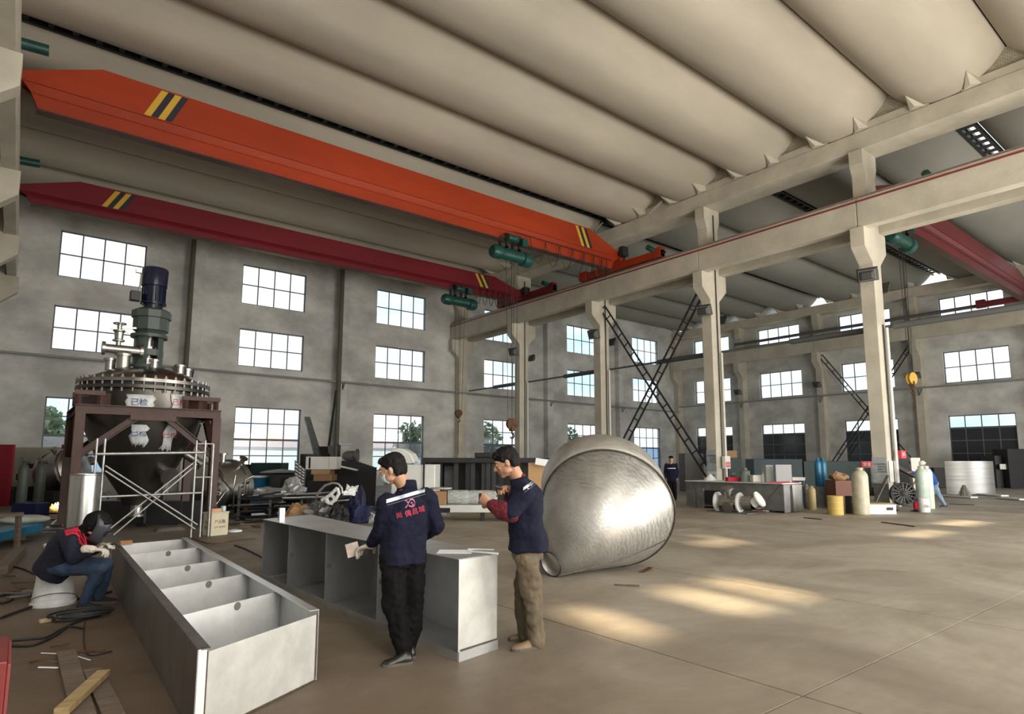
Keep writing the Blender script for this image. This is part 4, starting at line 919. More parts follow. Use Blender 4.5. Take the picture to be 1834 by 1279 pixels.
def hand_parts(mb, w, D, N, side, curls=(.5, .55, .6, .7), thumb=.5, s=1.0, spread=.10, fat=1.0):
    """palm and five bent fingers; w wrist, D direction of the fingers, N palm normal (the side the fingers curl to), side +1: thumb along N x D"""
    D = V(D).normalized(); N = (V(N)-D*V(N).dot(D)).normalized(); X = N.cross(D)*side; w = V(w)
    q = lambda x, y, z: w+(X*x+D*y+N*z)*s
    rings = []
    for y, hw, th in ((-.02, .026, .019), (.0, .028, .019), (.03, .037, .017), (.065, .042, .015), (.088, .040, .0125), (.095, .034, .009)):
        rings.append([q(hw*cos(a), y, th*sin(a)) for a in [2*pi*i/14 for i in range(14)]])
    mb.loft(rings); mb.ell(q(.024, .03, .012), (.018*s, .028*s, .014*s), 8, Matrix((X, D, N)).transposed())
    for i, (x, l, cu) in enumerate(zip((.029, .0095, -.0105, -.029), (.074, .082, .077, .060), curls)):
        p = q(x, .088-(.006 if i == 3 else .002*abs(i-1)), 0); a = 0; r = (.0092, .0094, .0090, .0080)[i]*fat
        sp = (1.5-i)*spread
        for k, f in enumerate((.46, .30, .24)):
            a += cu*(.9, 1.1, .7)[k]; d = (D*cos(a)+N*sin(a)+X*sp*cos(a)).normalized(); p2 = p+d*l*f*s
            mb.capsule(p, p2, r*s*(1-.06*k), r*s*(.94-.06*k), 10); p = p2
    p = q(.026, .018, .008)
    for k, (l, r) in enumerate(((.040, .0125), (.032, .0108), (.024, .0095))):
        d = (X*(.95-.38*k*thumb*1.5)+D*(.62+.12*k)+N*(.35+.55*thumb*k)).normalized(); p2 = p+d*l*s; mb.capsule(p, p2, r*s*fat, r*s*.92*fat, 10); p = p2
def sections(mb, secs, n=24, p=2.4):
    """loft of super-ellipse sections (centre, half-width vector, half-depth vector)"""
    R = []
    for c, a, b in secs:
        R.append([V(c)+V(a)*math.copysign(abs(cos(t))**(2/p), cos(t))+V(b)*math.copysign(abs(sin(t))**(2/p), sin(t)) for t in [2*pi*i/n for i in range(n)]])
    return mb.loft(R)
def project(o, target, d=None, off=.003):
    """lay the vertices of o on the surface of target"""
    me = target.data; bv = BVHTree.FromPolygons([v.co for v in me.vertices], [p.vertices for p in me.polygons]); par = d is not None; L0 = V(target.parent.location)
    for v in o.data.vertices:
        d = V(d).normalized() if par else (v.co+L0-V((0, 0, CAMZ))).normalized()
        h = bv.ray_cast(v.co-d*.6, d)
        if h[0] is not None: v.co = h[0]-d*off
        else:
            h = bv.find_nearest(v.co); v.co = h[0]+h[1]*off
    o.data.update()
def grid_strip(a, b, w, n=30, rows=3):
    """flat strip of quads from a to b, w = width vector"""
    mb = MB(); P_ = [V(a).lerp(V(b), i/n)+V(w)*(j/rows-.5) for j in range(rows+1) for i in range(n+1)]
    return mb.add(P_, [(j*(n+1)+i, j*(n+1)+i+1, (j+1)*(n+1)+i+1, (j+1)*(n+1)+i) for j in range(rows) for i in range(n)])
def shoe(par, heel, toe, m, h=.10, w=.048, name='shoe'):
    heel, toe = V(heel), V(toe); d = (toe-heel); L = d.length; d.normalize(); x = V((d.y, -d.x, 0)); mb = MB(); R = []
    for f, hw, ht in ((-.02, .020, .055), (.06, .034, .085), (.22, .038, h), (.40, .038, .078), (.58, .046, .060), (.78, .048, .050), (.93, .038, .040), (1.0, .016, .022)):
        c = heel+d*L*f; k = w/.048
        R.append([c+x*hw*k*cos(a)+UP*(.018+max(0, sin(a))*(ht-.018) if sin(a) > 0 else .018+.006*sin(a)) for a in [2*pi*i/14 for i in range(14)]])
    o = mb.loft(R).build(name, m, par, smooth=70); sb = MB(); pts = []
    out = [(heel+d*L*f, hw*w/.048+.005) for f, hw in ((-.03, .018), (.05, .036), (.25, .038), (.45, .038), (.65, .048), (.85, .045), (.97, .028), (1.02, .010))]
    poly = [c+x*r for c, r in out]+[c-x*r for c, r in reversed(out)]
    sb.loft([[V((p.x, p.y, .001)) for p in poly], [V((p.x, p.y, .022)) for p in poly]]).build('sole', solem, o)
    return o
def leg_chain(mb, hip, knee, ank, r=(.105, .072, .055), low=None):
    mb.capsule(hip, knee, r[0], r[1], 14); mb.capsule(knee, ank, r[1], r[2], 14)
    c = V(knee).lerp(V(ank), .32); d = (V(knee)-V(ank)).normalized(); mb.ell(c, (r[1]*.92,)*2+(r[1]*1.25,), 8)

# ---- man in black trousers, seen from behind, mask, gloves
pt = onZ(716, 1190)
t = thing('person', 'person in navy jacket and black trousers with blue face mask, seen from behind', 'person', (pt.x, pt.y, 0))
f = ang(84); lf = ang(174)
hc = P(703, 842, 5.10); hF = ang(134)+UP*(-.28); body = MB(); q1, M1 = head_parts(body, hc, hF, UP+ang(134)*.25, 1.06)
nk = P(729, 877, 5.12); body.capsule(q1(0, -.03, -.05), nk, .058, .066, 14)
shL, shR = P(692, 901, 5.0), P(764, 890, 5.17); hpc = P(722, 992, 5.11)
body.capsule(nk, nk-UP*.12, .07, .08); body.capsule(nk-UP*.1, shL, .06, .05); body.capsule(nk-UP*.1, shR, .06, .05); body.capsule(nk-UP*.1, hpc, .1, .11)
eL, wL = P(681, 951, 5.06), P(664, 976, 5.16); eR, wR = P(782, 943, 5.2), P(757, 962, 5.40)
for a, b, c in ((shL, eL, wL), (shR, eR, wR)): body.capsule(a, b, .045, .035); body.capsule(b, c, .035, .026)
hD = (P(640, 984, 5.24)-wL); kL, aL, kR, aR = P(706, 1088, 5.06), P(724, 1168, 5.07), P(741, 1084, 5.16), P(734, 1160, 5.22)
hL, hR = hpc+lf*.09, hpc-lf*.09
for a, b, c in ((hL, kL, aL), (hR, kR, aR)): body.capsule(hpc, a, .09, .08); body.capsule(a, b, .07, .05); body.capsule(b, c, .05, .035); body.capsule(c, V((c.x, c.y, .05)), .035, .03)
ob = remesh(body.build('body', skin, t), .007, 2)
eyes(t, q1, M1, 1.06); hair(t, q1, M1, 1.06)
mk = MB(); maskm = mat('pale_blue_mask', (.42, .60, .68), .8, var=.2, vscale=20)
R = []
for z, w_, y_ in ((-.006, .040, .092), (-.02, .050, .104), (-.045, .056, .110), (-.07, .054, .104), (-.095, .040, .085)):
    R.append([q1(x*w_*1.25, y_-.058*abs(x)**2.2, z) for x in [-1+2*i/10 for i in range(11)]])
o = mk.loft(R, False, False).build('face_mask', maskm, t, smooth=80); z = o.modifiers.new('t', 'SOLIDIFY'); z.thickness = .003
for x in (-1, 1): MB().tube([q1(x*.052, .05, -.012), q1(x*.074, .01, .006), q1(x*.090, -.012, .012), q1(x*.088, -.024, -.02), q1(x*.07, .01, -.055), q1(x*.054, .045, -.075)], .002, 5).build('ear_loop', paper, t)
jk = MB()
w0, d0 = .205, .125
sections(jk, [(hpc-UP*.075, lf*.195, f*.135), (hpc+UP*.04, lf*.192, f*.128), (hpc.lerp(nk, .35), lf*.195, f*.128), (hpc.lerp(nk, .60), lf*.205, f*.132), (hpc.lerp(nk, .80)-f*.01, (shL-shR)*.5*.92, f*.125), (hpc.lerp(nk, .93), (shL-shR)*.5*.62, f*.10), (nk+UP*.01, (shL-shR)*.22, f*.075), (nk+UP*.045, (shL-shR)*.19, f*.072)])
jk.capsule(shL, eL, .082, .066, 14).capsule(eL, eL.lerp(wL, .86), .068, .052, 14).capsule(shR, eR, .082, .066, 14).capsule(eR, eR.lerp(wR, .9), .066, .05, 14)
jk.ell(shL.lerp(nk, .15), (.085, .085, .07)).ell(shR.lerp(nk, .15), (.085, .085, .07))
jk = remesh(jk.build('jacket', navy, t), .010, 3, .016, 10, 5)
col = MB(); R = []
for h_, rr in ((0, .082), (.03, .078), (.062, .073), (.072, .068)): R.append([nk+UP*h_-f*.0+lf*rr*1.05*cos(a)+f*rr*.95*sin(a)+UP*.012*(-sin(a)) for a in [2*pi*i/28 for i in range(28)]])
o = col.loft(R, False).build('collar', navy, t, smooth=70); z = o.modifiers.new('t', 'SOLIDIFY'); z.thickness = .008
bd = (f).normalized()                       # straight into his back
def onback(u, v): return P(u, v, 4.95)-f*.05
loc_t = t.location
def decal(mb, name, m):
    o = mb.build(name, m, t, smooth=80); project(o, jk, None, .009); return o
decal(grid_strip(P(692, 898, 4.7), P(761, 878, 4.7), UP*.028), 'reflective_stripe', reflect)
decal(grid_strip(P(693, 905, 4.7), P(762, 885, 4.7), UP*.005), 'stripe_edge', mat('grey_piping', (.12, .13, .16), .6))
redprint = mat('red_back_print', (.55, .05, .10), .7); pinkp = mat('pink_back_print', (.48, .16, .28), .7)
for ch, u, v in zip('尚偶昌城', (715, 731, 743.5, 755.5), (923.5, 920.5, 916.5, 912.5)):
    o = text(ch, .052, frameM(P(u, v, 4.7), CR*.97+UP*.22, UP), redprint, t, 'back_print', .0, bold=.0); project(o, jk, None, .009)
sc_ = [(726, 909.5), (729.5, 906), (732, 900), (735, 895), (739, 894), (742, 897), (743.5, 902), (742, 906), (737, 907.5), (732, 905.5)]
mb = MB(); pts = [P(u, v, 4.7) for u, v in sc_]
for a, b in zip(pts, pts[1:]): mb.add([a-UP*.006, b-UP*.006, b+UP*.006, a+UP*.006], [(0, 1, 2, 3)])
for (u, v) in ((727, 897), (730, 900), (737, 901), (739, 904)): c = P(u, v, 4.7); mb.add([c+CR*-.008, c+UP*.008, c+CR*.012, c-UP*.004], [(0, 1, 2, 3)])
decal(mb, 'back_emblem', pinkp)
tr_ = MB(); sections(tr_, [(hpc-UP*.10, lf*.165, f*.115), (hpc-UP*.02, lf*.172, f*.118), (hpc+UP*.06, lf*.165, f*.11)])
leg_chain(tr_, hL-UP*.02, kL, aL, (.110, .086, .070)); leg_chain(tr_, hR-UP*.02, kR, aR, (.110, .086, .068))
tr_.capsule(aL, V((aL.x, aL.y, .10)), .068, .066).capsule(aR, V((aR.x, aR.y, .10)), .066, .064)
remesh(tr_.build('trousers', blackc, t), .010, 3, .024, 10, 11)
shoe(t, onZ(737, 1188), onZ(684, 1194), shoeb); shoe(t, onZ(744, 1178), onZ(706, 1180), shoeb)
gl_ = MB(); hand_parts(gl_, wL, hD, V((0, 0, -1))+ang(84)*.2, 1, (.35, .4, .5, .6), .4, 1.28, .1, 1.35); gl_.capsule(wL, wL.lerp(eL, .18), .036, .038)
remesh(gl_.build('glove', glove, t), .005, 1)
g2 = MB(); hand_parts(g2, wR, P(742, 975, 5.5)-wR, V((0, 0, -1)), -1, s=1.1, fat=1.3); g2.capsule(wR, wR.lerp(eR, .18), .036, .038); remesh(g2.build('glove', glove, t), .006, 1)
# the plate he holds: a small wiped steel plate
c = P(632, 984, 5.22); M = frameM(c, P(641, 975, 5.24)-P(620, 981, 5.2), UP+CF*.2)
b = MB(); b.box((-.055, -.060, -.004), (.052, .055, .004), M); b.build('small_plate', mat('pinkish_bare_plate', (.52, .43, .38), .55, .2, var=.35, vscale=18), bevel=.003, cat='plate', label='small pinkish bare metal plate held in the gloved hand of the man in black trousers')

# ---- man in khaki trousers, side view
pt = onZ(944, 1160)
t = thing('person', 'person in navy jacket with maroon sleeve and khaki trousers, looking down at a device', 'person', (pt.x, pt.y, 0)); D2 = 5.44
f = ang(136); lf = ang(226)
hc = P(907, 829, D2); hF = ang(140)+UP*(-.42); body = MB(); q2, M2 = head_parts(body, hc, hF, UP+ang(140)*.4, 1.06)
nk = P(930, 862, D2+.02); body.capsule(q2(0, -.03, -.05), nk, .058, .062, 14)
shL, shR = P(941, 884, D2-.16), P(938, 880, D2+.17); hpc = P(946, 975, D2)
body.capsule(nk, nk-UP*.1, .066, .08).capsule(nk-UP*.1, shL, .06, .05).capsule(nk-UP*.1, shR, .06, .05).capsule(nk-UP*.1, hpc, .1, .11)
eL, wL = P(914, 921, D2-.22), P(879, 903, D2-.16); eR, wR = P(924, 916, D2+.28), P(913, 878, D2+.08)
for a, b, c in ((shL, eL, wL), (shR, eR, wR)): body.capsule(a, b, .045, .036); body.capsule(b, c, .036, .026)
hand_parts(body, wL, P(860, 890, D2-.12)-wL, (UP*.25+CF*.9-CR*.1), -1, (1.25, 1.3, 1.35, 1.4), .95, 1.18)
hand_parts(body, wR, P(897, 870, D2-.02)-wR, (UP*-.2-CR*.3-CF*.6), 1, (.75, .8, .9, 1.0), .7, 1.1)
kL, aL, kR, aR = P(952, 1068, D2-.08), P(961, 1146, D2-.06), P(938, 1066, D2+.10), P(943, 1138, D2+.10)
hL, hR = hpc+lf*.09, hpc-lf*.09
for a, b, c in ((hL, kL, aL), (hR, kR, aR)): body.capsule(hpc, a, .09, .08).capsule(a, b, .07, .05).capsule(b, c, .05, .035).capsule(c, V((c.x, c.y, .05)), .035, .03)
remesh(body.build('body', skin, t), .0065, 1)
eyes(t, q2, M2, 1.06); hair(t, q2, M2, 1.08)
jk = MB()
sections(jk, [(hpc-UP*.055, lf*.185, f*.178), (hpc+UP*.05, lf*.182, f*.170), (hpc.lerp(nk, .35), lf*.18, f*.150), (hpc.lerp(nk, .60)-f*.02, lf*.19, f*.158), (hpc.lerp(nk, .80)-f*.045, lf*.185, f*.148), (hpc.lerp(nk, .93)-f*.035, lf*.14, f*.12), (nk+UP*.012, lf*.08, f*.078), (nk+UP*.03, lf*.07, f*.07)])
jk.capsule(shL, shL.lerp(eL, .92), .085, .076, 14).capsule(shR, eR, .08, .068, 14).capsule(eR, eR.lerp(wR, .6), .066, .052, 14)
jk.ell(shL.lerp(nk, .2), (.08, .08, .07)).ell(shR.lerp(nk, .2), (.08, .08, .07))
jk = remesh(jk.build('jacket', navy, t), .010, 3, .015, 10, 21)
for s_, e_, w_ in ((shL, eL, wL), (shR, eR, wR)):
    sl_ = MB().capsule(s_.lerp(e_, .86), e_, .060, .066, 14).capsule(e_, e_.lerp(w_, .45), .076, .082, 14).capsule(e_.lerp(w_, .45), e_.lerp(w_, .95), .080, .046, 14)
    remesh(sl_.build('knitted_sleeve', maroon, t), .009, 3, .010, 16, 2)
MB().lathe([(.066, -.01), (.068, .02), (.064, .045), (.058, .05)], nk+UP*.005-f*.002, UP+f*.35, 24, False).build('knitted_collar', maroon, t, smooth=60)
o = MB().lathe([(.082, -.025), (.080, .01), (.076, .035)], nk-UP*.005, UP+f*.25, 24, False).build('collar', navy, t, smooth=60); z = o.modifiers.new('t', 'SOLIDIFY'); z.thickness = .007
o = grid_strip(P(937, 876, D2-.4), P(957, 862, D2-.4), UP*.026).build('reflective_stripe', reflect, t, smooth=80); project(o, jk, None, .014)
o = grid_strip(P(939, 882, D2-.4), P(959, 868, D2-.4), UP*.006).build('stripe_edge', MATS['grey_piping'], t, smooth=80); project(o, jk, None, .014)
tr_ = MB(); sections(tr_, [(hpc-UP*.12, lf*.145, f*.130), (hpc-UP*.05, lf*.145, f*.128)])
leg_chain(tr_, hL-UP*.12, kL, aL, (.105, .090, .076)); leg_chain(tr_, hR-UP*.12, kR, aR, (.105, .088, .074))
tr_.capsule(aL, V((aL.x, aL.y, .10)), .076, .074).capsule(aR, V((aR.x, aR.y, .10)), .074, .072)
remesh(tr_.build('trousers', khaki, t), .010, 3, .026, 9, 3)
shoe(t, onZ(970, 1158), onZ(917, 1167), shoet, .105, .054); shoe(t, onZ(962, 1143), onZ(912, 1148), shoet, .105, .052)
# what he holds
c = P(893, 874, D2-.03); M = frameM(c, -CR+UP*.35, UP*.4-CF)
MB().box((-.035, -.035, -.008), (.04, .035, .008), M).cyl(M @ V((.01, 0, .008)), M @ V((.01, 0, .016)), .03, n=20).build('phone', mat('black_plastic', (.012, .012, .013), .3), bevel=.003, cat='device', label='small black handheld device held up by the man in khaki trousers')
c = P(859, 893, D2-.10); MB().cyl(c+UP*.045+CR*.004, c-UP*.04, .011, n=14).build('torch', MATS['black_plastic'], smooth=40, cat='marker', label='short black marker pen gripped in the fist of the man in khaki trousers')

# ---- seated welder
pt = bp
t = thing('person', 'person in navy and red jacket, jeans and dark welding mask, sitting on a bucket', 'person', (pt.x, pt.y, 0)); D3 = 6.82
f = ang(-34); lf = ang(56)
hpc = P(103, 1012, D3); nk = P(150, 952, D3-.02); hc = P(174, 941, D3-.03); hF = f+UP*(-.75)
body = MB(); q3, M3 = head_parts(body, hc, hF, UP+f*.8, 1.12); body.capsule(q3(0, -.03, -.04), nk, .058, .062, 12)
shL, shR = nk+lf*.17-UP*.06-f*.03, nk-lf*.17-UP*.07-f*.03
body.capsule(nk, hpc, .08, .11).capsule(nk-UP*.05, shL, .06, .05).capsule(nk-UP*.05, shR, .06, .05)
eL, wL = P(152, 990, D3+.20), P(184, 978, D3+.06); eR, wR = P(134, 998, D3-.24), P(166, 984, D3-.27)
for a, b, c in ((shL, eL, wL), (shR, eR, wR)): body.capsule(a, b, .045, .036).capsule(b, c, .036, .027)
dL, dR = P(204, 972, D3+.0)-wL, P(192, 985, D3-.24)-wR
hL, hR = hpc+lf*.09, hpc-lf*.09
kL, kR = P(190, 1012, D3+.16), P(180, 1018, D3-.12); aL, aR = P(178, 1068, D3+.22), P(152, 1074, D3-.10)
for a, b, c in ((hL, kL, aL), (hR, kR, aR)): body.capsule(hpc, a, .09, .08).capsule(a, b, .07, .05).capsule(b, c, .05, .035).capsule(c, V((c.x, c.y, .06)), .035, .03)
remesh(body.build('body', skin, t), .009, 1)
hair(t, q3, M3, 1.12, vox=.009)
jk = MB(); ax = (nk-hpc).normalized(); fd = lf.cross(ax).normalized()
sections(jk, [(hpc-ax*.13-f*.02, lf*.185, fd*.17), (hpc+ax*.06-f*.02, lf*.195, fd*.175), (hpc.lerp(nk, .5)-f*.04, lf*.21, fd*.175), (hpc.lerp(nk, .78)-f*.04, lf*.215, fd*.16), (hpc.lerp(nk, .95)-f*.01, lf*.15, fd*.11), (nk+ax*.02, lf*.085, fd*.08)])
jk.capsule(shL, eL, .09, .075, 12).capsule(eL, eL.lerp(wL, .8), .074, .056, 12).capsule(shR, eR, .098, .082, 12).capsule(eR, eR.lerp(wR, .72), .08, .06, 12)
jk = remesh(jk.build('jacket', mat('dark_navy_cloth', (.005, .007, .022), .85, var=.3, vscale=6, bump=.3, bscale=25), t), .012, 4, .012, 8, 14)
# red yoke round the shoulders: projected band
for (pts, w_) in (([(115, 951), (128, 946), (141, 948), (150, 958), (156, 968), (163, 974)], 20), ([(163, 974), (170, 972), (177, 963)], 12)):
    mb = MB(); n = len(pts); seg = 10; Q = []
    for i in range(n-1):
        for k in range(seg): Q.append((pts[i][0]+(pts[i+1][0]-pts[i][0])*k/seg, pts[i][1]+(pts[i+1][1]-pts[i][1])*k/seg))
    Q.append(pts[-1]); PP = []
    for j in range(9):
        for i, (u, v) in enumerate(Q):
            a = Q[max(i-1, 0)]; b = Q[min(i+1, len(Q)-1)]; dx, dy = b[0]-a[0], b[1]-a[1]; l = math.hypot(dx, dy); o_ = (j/8-.5)*w_
            PP.append(P(u-dy/l*o_, v+dx/l*o_, D3-.7))
    N_ = len(Q); mb.add(PP, [(j*N_+i, j*N_+i+1, (j+1)*N_+i+1, (j+1)*N_+i) for j in range(8) for i in range(N_-1)])
    o = mb.build('red_yoke', redc, t, smooth=80); project(o, jk, None, .022)
tr_ = MB(); sections(tr_, [(hpc-UP*.07, lf*.17, f*.15), (hpc, lf*.175, f*.155), (hpc+UP*.05, lf*.16, f*.13)]); leg_chain(tr_, hL, kL, aL, (.10, .078, .055)); leg_chain(tr_, hR, kR, aR, (.10, .078, .055))
tr_.capsule(aL, V((aL.x, aL.y, .09)), .055, .052).capsule(aR, V((aR.x, aR.y, .09)), .055, .052)
remesh(tr_.build('jeans', jeans, t), .012, 3, .010, 9, 4)
for a in (aR, aL): shoe(t, V((a.x, a.y, 0))-f*.07, V((a.x, a.y, 0))+f*.20, mat('black_canvas', (.012, .012, .013), .8), .09, .05)
for w_, d_, s_, b_ in ((wL, dL, 1, (.4, .45, .5, .6)), (wR, dR, -1, (.6, .65, .7, .8))):
    g = MB(); hand_parts(g, w_, d_, -UP*.9, s_, b_, .4, 1.15, .12, 1.3); g.capsule(w_, w_-d_.normalized()*.07, .040, .046); remesh(g.build('glove', glove, t), .007, 1)
hd = MB(); hd.ell(q3(0, -.03, .01), (.108, .118, .135), 10, M3); hd.ell(q3(0, -.05, -.10), (.085, .085, .08), 8, M3); remesh(hd.build('hood', blackc, t), .012, 3, .006, 10, 1)
# welding mask: curved shield in front of the face
wm = mat('grey_welding_mask', (.045, .05, .062), .38); R = []
for z_, w_, y_ in ((.115, .055, .055), (.085, .080, .095), (.03, .088, .128), (-.04, .084, .138), (-.10, .070, .135), (-.16, .045, .115)):
    R.append([q3(x*w_*1.12, y_-.095*abs(x)**2, z_) for x in [-1+2*i/12 for i in range(13)]])
o = MB().loft(R, False, False).build('welding_mask', wm, t, smooth=80); z = o.modifiers.new('t', 'SOLIDIFY'); z.thickness = .005
MB().loft([[q3(x, y, z_) for x, y in ((-.042, yy), (.042, yy), (.042, yy+.014), (-.042, yy+.014))] for z_, yy in ((-.02, .134), (.025, .128))]).build('lens', mat('welding_lens', (.005, .006, .01), .08), t)
c = P(216, 974, D3+.02)
MB().tube([P(196, 976, D3+.0), P(205, 974, D3+.0), P(216, 980, D3+.02)], .012, 8).build('torch_handle', cab, t, smooth=60)

# ---- standing man far away by the cross brace
base = onZ(1204, 897); t = thing('person', 'person in navy jacket and dark cap standing far off by the cross brace', 'person', (base.x, base.y, 0)); dd = V((base.x, base.y, 0)).dot(V((CF.x, CF.y, 0)))
b0 = V((base.x, base.y, 0)); f = (V((0, 0, 0))-b0).normalized(); lf = UP.cross(f); k = 1.72/1.72
body = MB(); hc = b0+UP*1.66; q4, M4 = head_parts(body, hc, f, UP, 1.05); nk = b0+UP*1.50; body.capsule(hc, nk, .055, .06)
sh = [nk-UP*.06+lf*s*.19 for s in (1, -1)]; el = [nk-UP*.34+lf*s*.25-f*.02 for s in (1, -1)]; wr = [nk-UP*.58+lf*s*.22+f*.08 for s in (1, -1)]; hp = b0+UP*.92
for i in (0, 1): body.capsule(nk-UP*.04, sh[i], .06, .05).capsule(sh[i], el[i], .045, .036).capsule(el[i], wr[i], .034, .028); hand_parts(body, wr[i], -UP, -lf*(1, -1)[i]+f*.1, (1, -1)[i])
body.capsule(nk, hp, .09, .11)
an = [b0+UP*.09+lf*s*.11 for s in (1, -1)]
for i in (0, 1): body.capsule(hp, hp+lf*(1, -1)[i]*.10-UP*.2, .06, .05).capsule(hp+lf*(1, -1)[i]*.10-UP*.2, an[i], .05, .035)
remesh(body.build('body', skin, t), .010, 1); eyes(t, q4, M4, 1.05)
jk = MB(); sections(jk, [(hp-UP*.12, lf*.20, f*.14), (hp+UP*.1, lf*.20, f*.14), (hp+UP*.35, lf*.215, f*.14), (nk-UP*.10, lf*.21, f*.12), (nk-UP*.02, lf*.12, f*.09), (nk+UP*.03, lf*.075, f*.07)])
for i in (0, 1): jk.capsule(sh[i], el[i], .08, .066).capsule(el[i], el[i].lerp(wr[i], .9), .064, .05)
jk = remesh(jk.build('jacket', navy, t), .015, 3, .010, 8, 2)
for z_, w_ in ((nk.z-.19, .028), ): o = grid_strip(V((nk.x, nk.y, z_))+f*.4+lf*.17, V((nk.x, nk.y, z_))+f*.4-lf*.17, UP*w_).build('reflective_stripe', reflect, t); project(o, jk, -f, .005)
tr_ = MB(); sections(tr_, [(hp-UP*.2, lf*.16, f*.12), (hp, lf*.18, f*.13)])
for i in (0, 1): leg_chain(tr_, hp+lf*(1, -1)[i]*.09-UP*.05, hp+lf*(1, -1)[i]*.10-UP*.45, an[i], (.115, .10, .08))
remesh(tr_.build('trousers', blackc, t), .015, 3, .010, 8, 2)
for i in (0, 1): p = V((an[i].x, an[i].y, 0)); shoe(t, p-f*.08, p+f*.18, shoeb)
MB().lathe([(.088, 0), (.092, .03), (.088, .075), (.05, .095), (.01, .1)], q4(0, -.005, .055), M4 @ V((0, 0, 1)), 20).build('cap', blackc, t, smooth=60)
MB().ell(q4(0, .095, .062), (.062, .05, .008), 8, M4).build('cap_peak', blackc, t, smooth=60)

# ---- bending man at the gas cylinders, blue jacket, light jeans
base = onZ(1692, 908); t = thing('person', 'person in bright blue jacket and pale jeans bending over the gas cylinders at the right', 'person', (base.x, base.y, 0)); b0 = V((base.x, base.y, 0)); D5 = b0.dot(CF)+.0
D5 = (b0-V((0, 0, CAMZ))).dot(CF)
hpc = P(1672, 866, D5); nk = P(1657, 838, D5-.1); hc = P(1665, 828, D5-.2); hc = nk+V((-.06, .05, .10)); f = -CR; lf = UP.cross(f)
body = MB(); q5, M5 = head_parts(body, hc, f-UP*.5, UP+f*.5, 1.05); body.capsule(hc, nk, .055, .06).capsule(nk, hpc, .09, .11)
shs = [nk+lf*s*.17-UP*.05 for s in (1, -1)]; els = [P(1643, 848, D5-.35), P(1650, 852, D5+.1)]; wrs = [P(1632, 846, D5-.4), P(1640, 862, D5+.05)]
for i in (0, 1): body.capsule(nk, shs[i], .05, .05).capsule(shs[i], els[i], .045, .036).capsule(els[i], wrs[i], .034, .027); hand_parts(body, wrs[i], wrs[i]-els[i], -UP, (1, -1)[i])
an = [V((b0.x, b0.y, .09)), onZ(1664, 910)+UP*.09]; kn = [P(1682, 888, D5), P(1668, 888, D5+.1)]
for i in (0, 1): body.capsule(hpc, kn[i], .08, .05).capsule(kn[i], an[i], .05, .04)
remesh(body.build('body', skin, t), .011, 1)
blj = mat('bright_blue_cloth', (.015, .09, .42), .8, var=.3, vscale=6, bump=.3); jk = MB(); ax = (nk-hpc).normalized(); fd = lf.cross(ax)
sections(jk, [(hpc-ax*.04, lf*.17, fd*.13), (hpc.lerp(nk, .4), lf*.18, fd*.14), (hpc.lerp(nk, .85), lf*.19, fd*.12), (nk+ax*.02, lf*.09, fd*.08)])
for i in (0, 1): jk.capsule(shs[i], els[i], .08, .066).capsule(els[i], els[i].lerp(wrs[i], .85), .064, .05)
remesh(jk.build('jacket', blj, t), .015, 3, .012, 8, 7)
pj = mat('pale_denim', (.28, .40, .55), .85, var=.3, vscale=6, bump=.3); tr_ = MB(); tr_.ell(hpc, (.16, .16, .14))
for i in (0, 1): leg_chain(tr_, hpc, kn[i], an[i], (.11, .08, .06))
remesh(tr_.build('jeans', pj, t), .015, 3, .010, 8, 2)
for a in an: p = V((a.x, a.y, 0)); shoe(t, p-f*.08, p+f*.18, MATS['black_canvas'])
MB().lathe([(.12, -.01), (.10, .02), (.095, .06), (.06, .10), (.01, .11)], q5(0, -.01, .04), M5 @ V((0, 0, 1)), 20).build('white_cap', mat('white_cotton', (.75, .75, .72), .8), t, smooth=60)
# ================================================================ things between and behind, left to right
def dz(u, v): return (onZ(u, v)-V((0, 0, CAMZ))).dot(CF)      # depth of a floor point
CRH = V((CR.x, CR.y, 0)).normalized(); CFH = V((CF.x, CF.y, 0)).normalized()
def pbox(name, label, cat, u0, u1, vb, vt, dep, m, d=None, zb=None, turn=0.0, mk='body', bev=.008, group=None, round_=0.0):
    """box thing whose front spans u0..u1; stands on the floor at vb, or at depth d with its foot at vb (or zb)"""
    if d is None: d = dz((u0+u1)/2, vb)
    A = P(u0, vb, d); zb = (0.0 if zb is None else zb) if True else zb
    if zb is None: zb = A.z
    z1 = P((u0+u1)/2, vt, d).z; w = (u1-u0)/FPX*d; c = P((u0+u1)/2, vb, d); c = V((c.x, c.y, 0))+CFH*dep/2
    t = thing(name, label, cat, (c.x, c.y, zb), group); h = z1-zb; rz = math.atan2(CRH.y, CRH.x)+turn
    MB().cbox((c.x, c.y, zb+h/2), (w, dep, h), rz).build(mk, m, t, bevel=bev)
    fx, fy = V((cos(rz), sin(rz), 0)), V((-sin(rz), cos(rz), 0)); return t, V((c.x, c.y, zb)), fx, fy, w, dep, h
def onface(c, fx, fy, w, dep, h, x0, x1, z0, z1, th=.01):
    """slab on the front face, fractions of width and height"""
    a = c+fx*(x0-.5)*w-fy*(dep/2+th); return MB().loft([[a+UP*z*h, a+fx*(x1-x0)*w+UP*z*h, a+fx*(x1-x0)*w+fy*th*.9+UP*z*h, a+fy*th*.9+UP*z*h] for z in (z0, z1)])
card = mat('brown_cardboard', (.34, .20, .10), .85, var=.15, vscale=3); dgrey = mat('dark_grey_paint', (.030, .032, .034), .55, var=.3, vscale=2); beige = mat('beige_enamel', (.44, .42, .34), .5, var=.2, vscale=2)
dgreen = mat('dark_green_paint', (.010, .040, .036), .5, var=.3, vscale=2); dblue = mat('dark_teal_paint', (.012, .045, .060), .45, var=.3, vscale=2); bluep = mat('drum_blue', (.01, .14, .26), .4, var=.2, vscale=3)
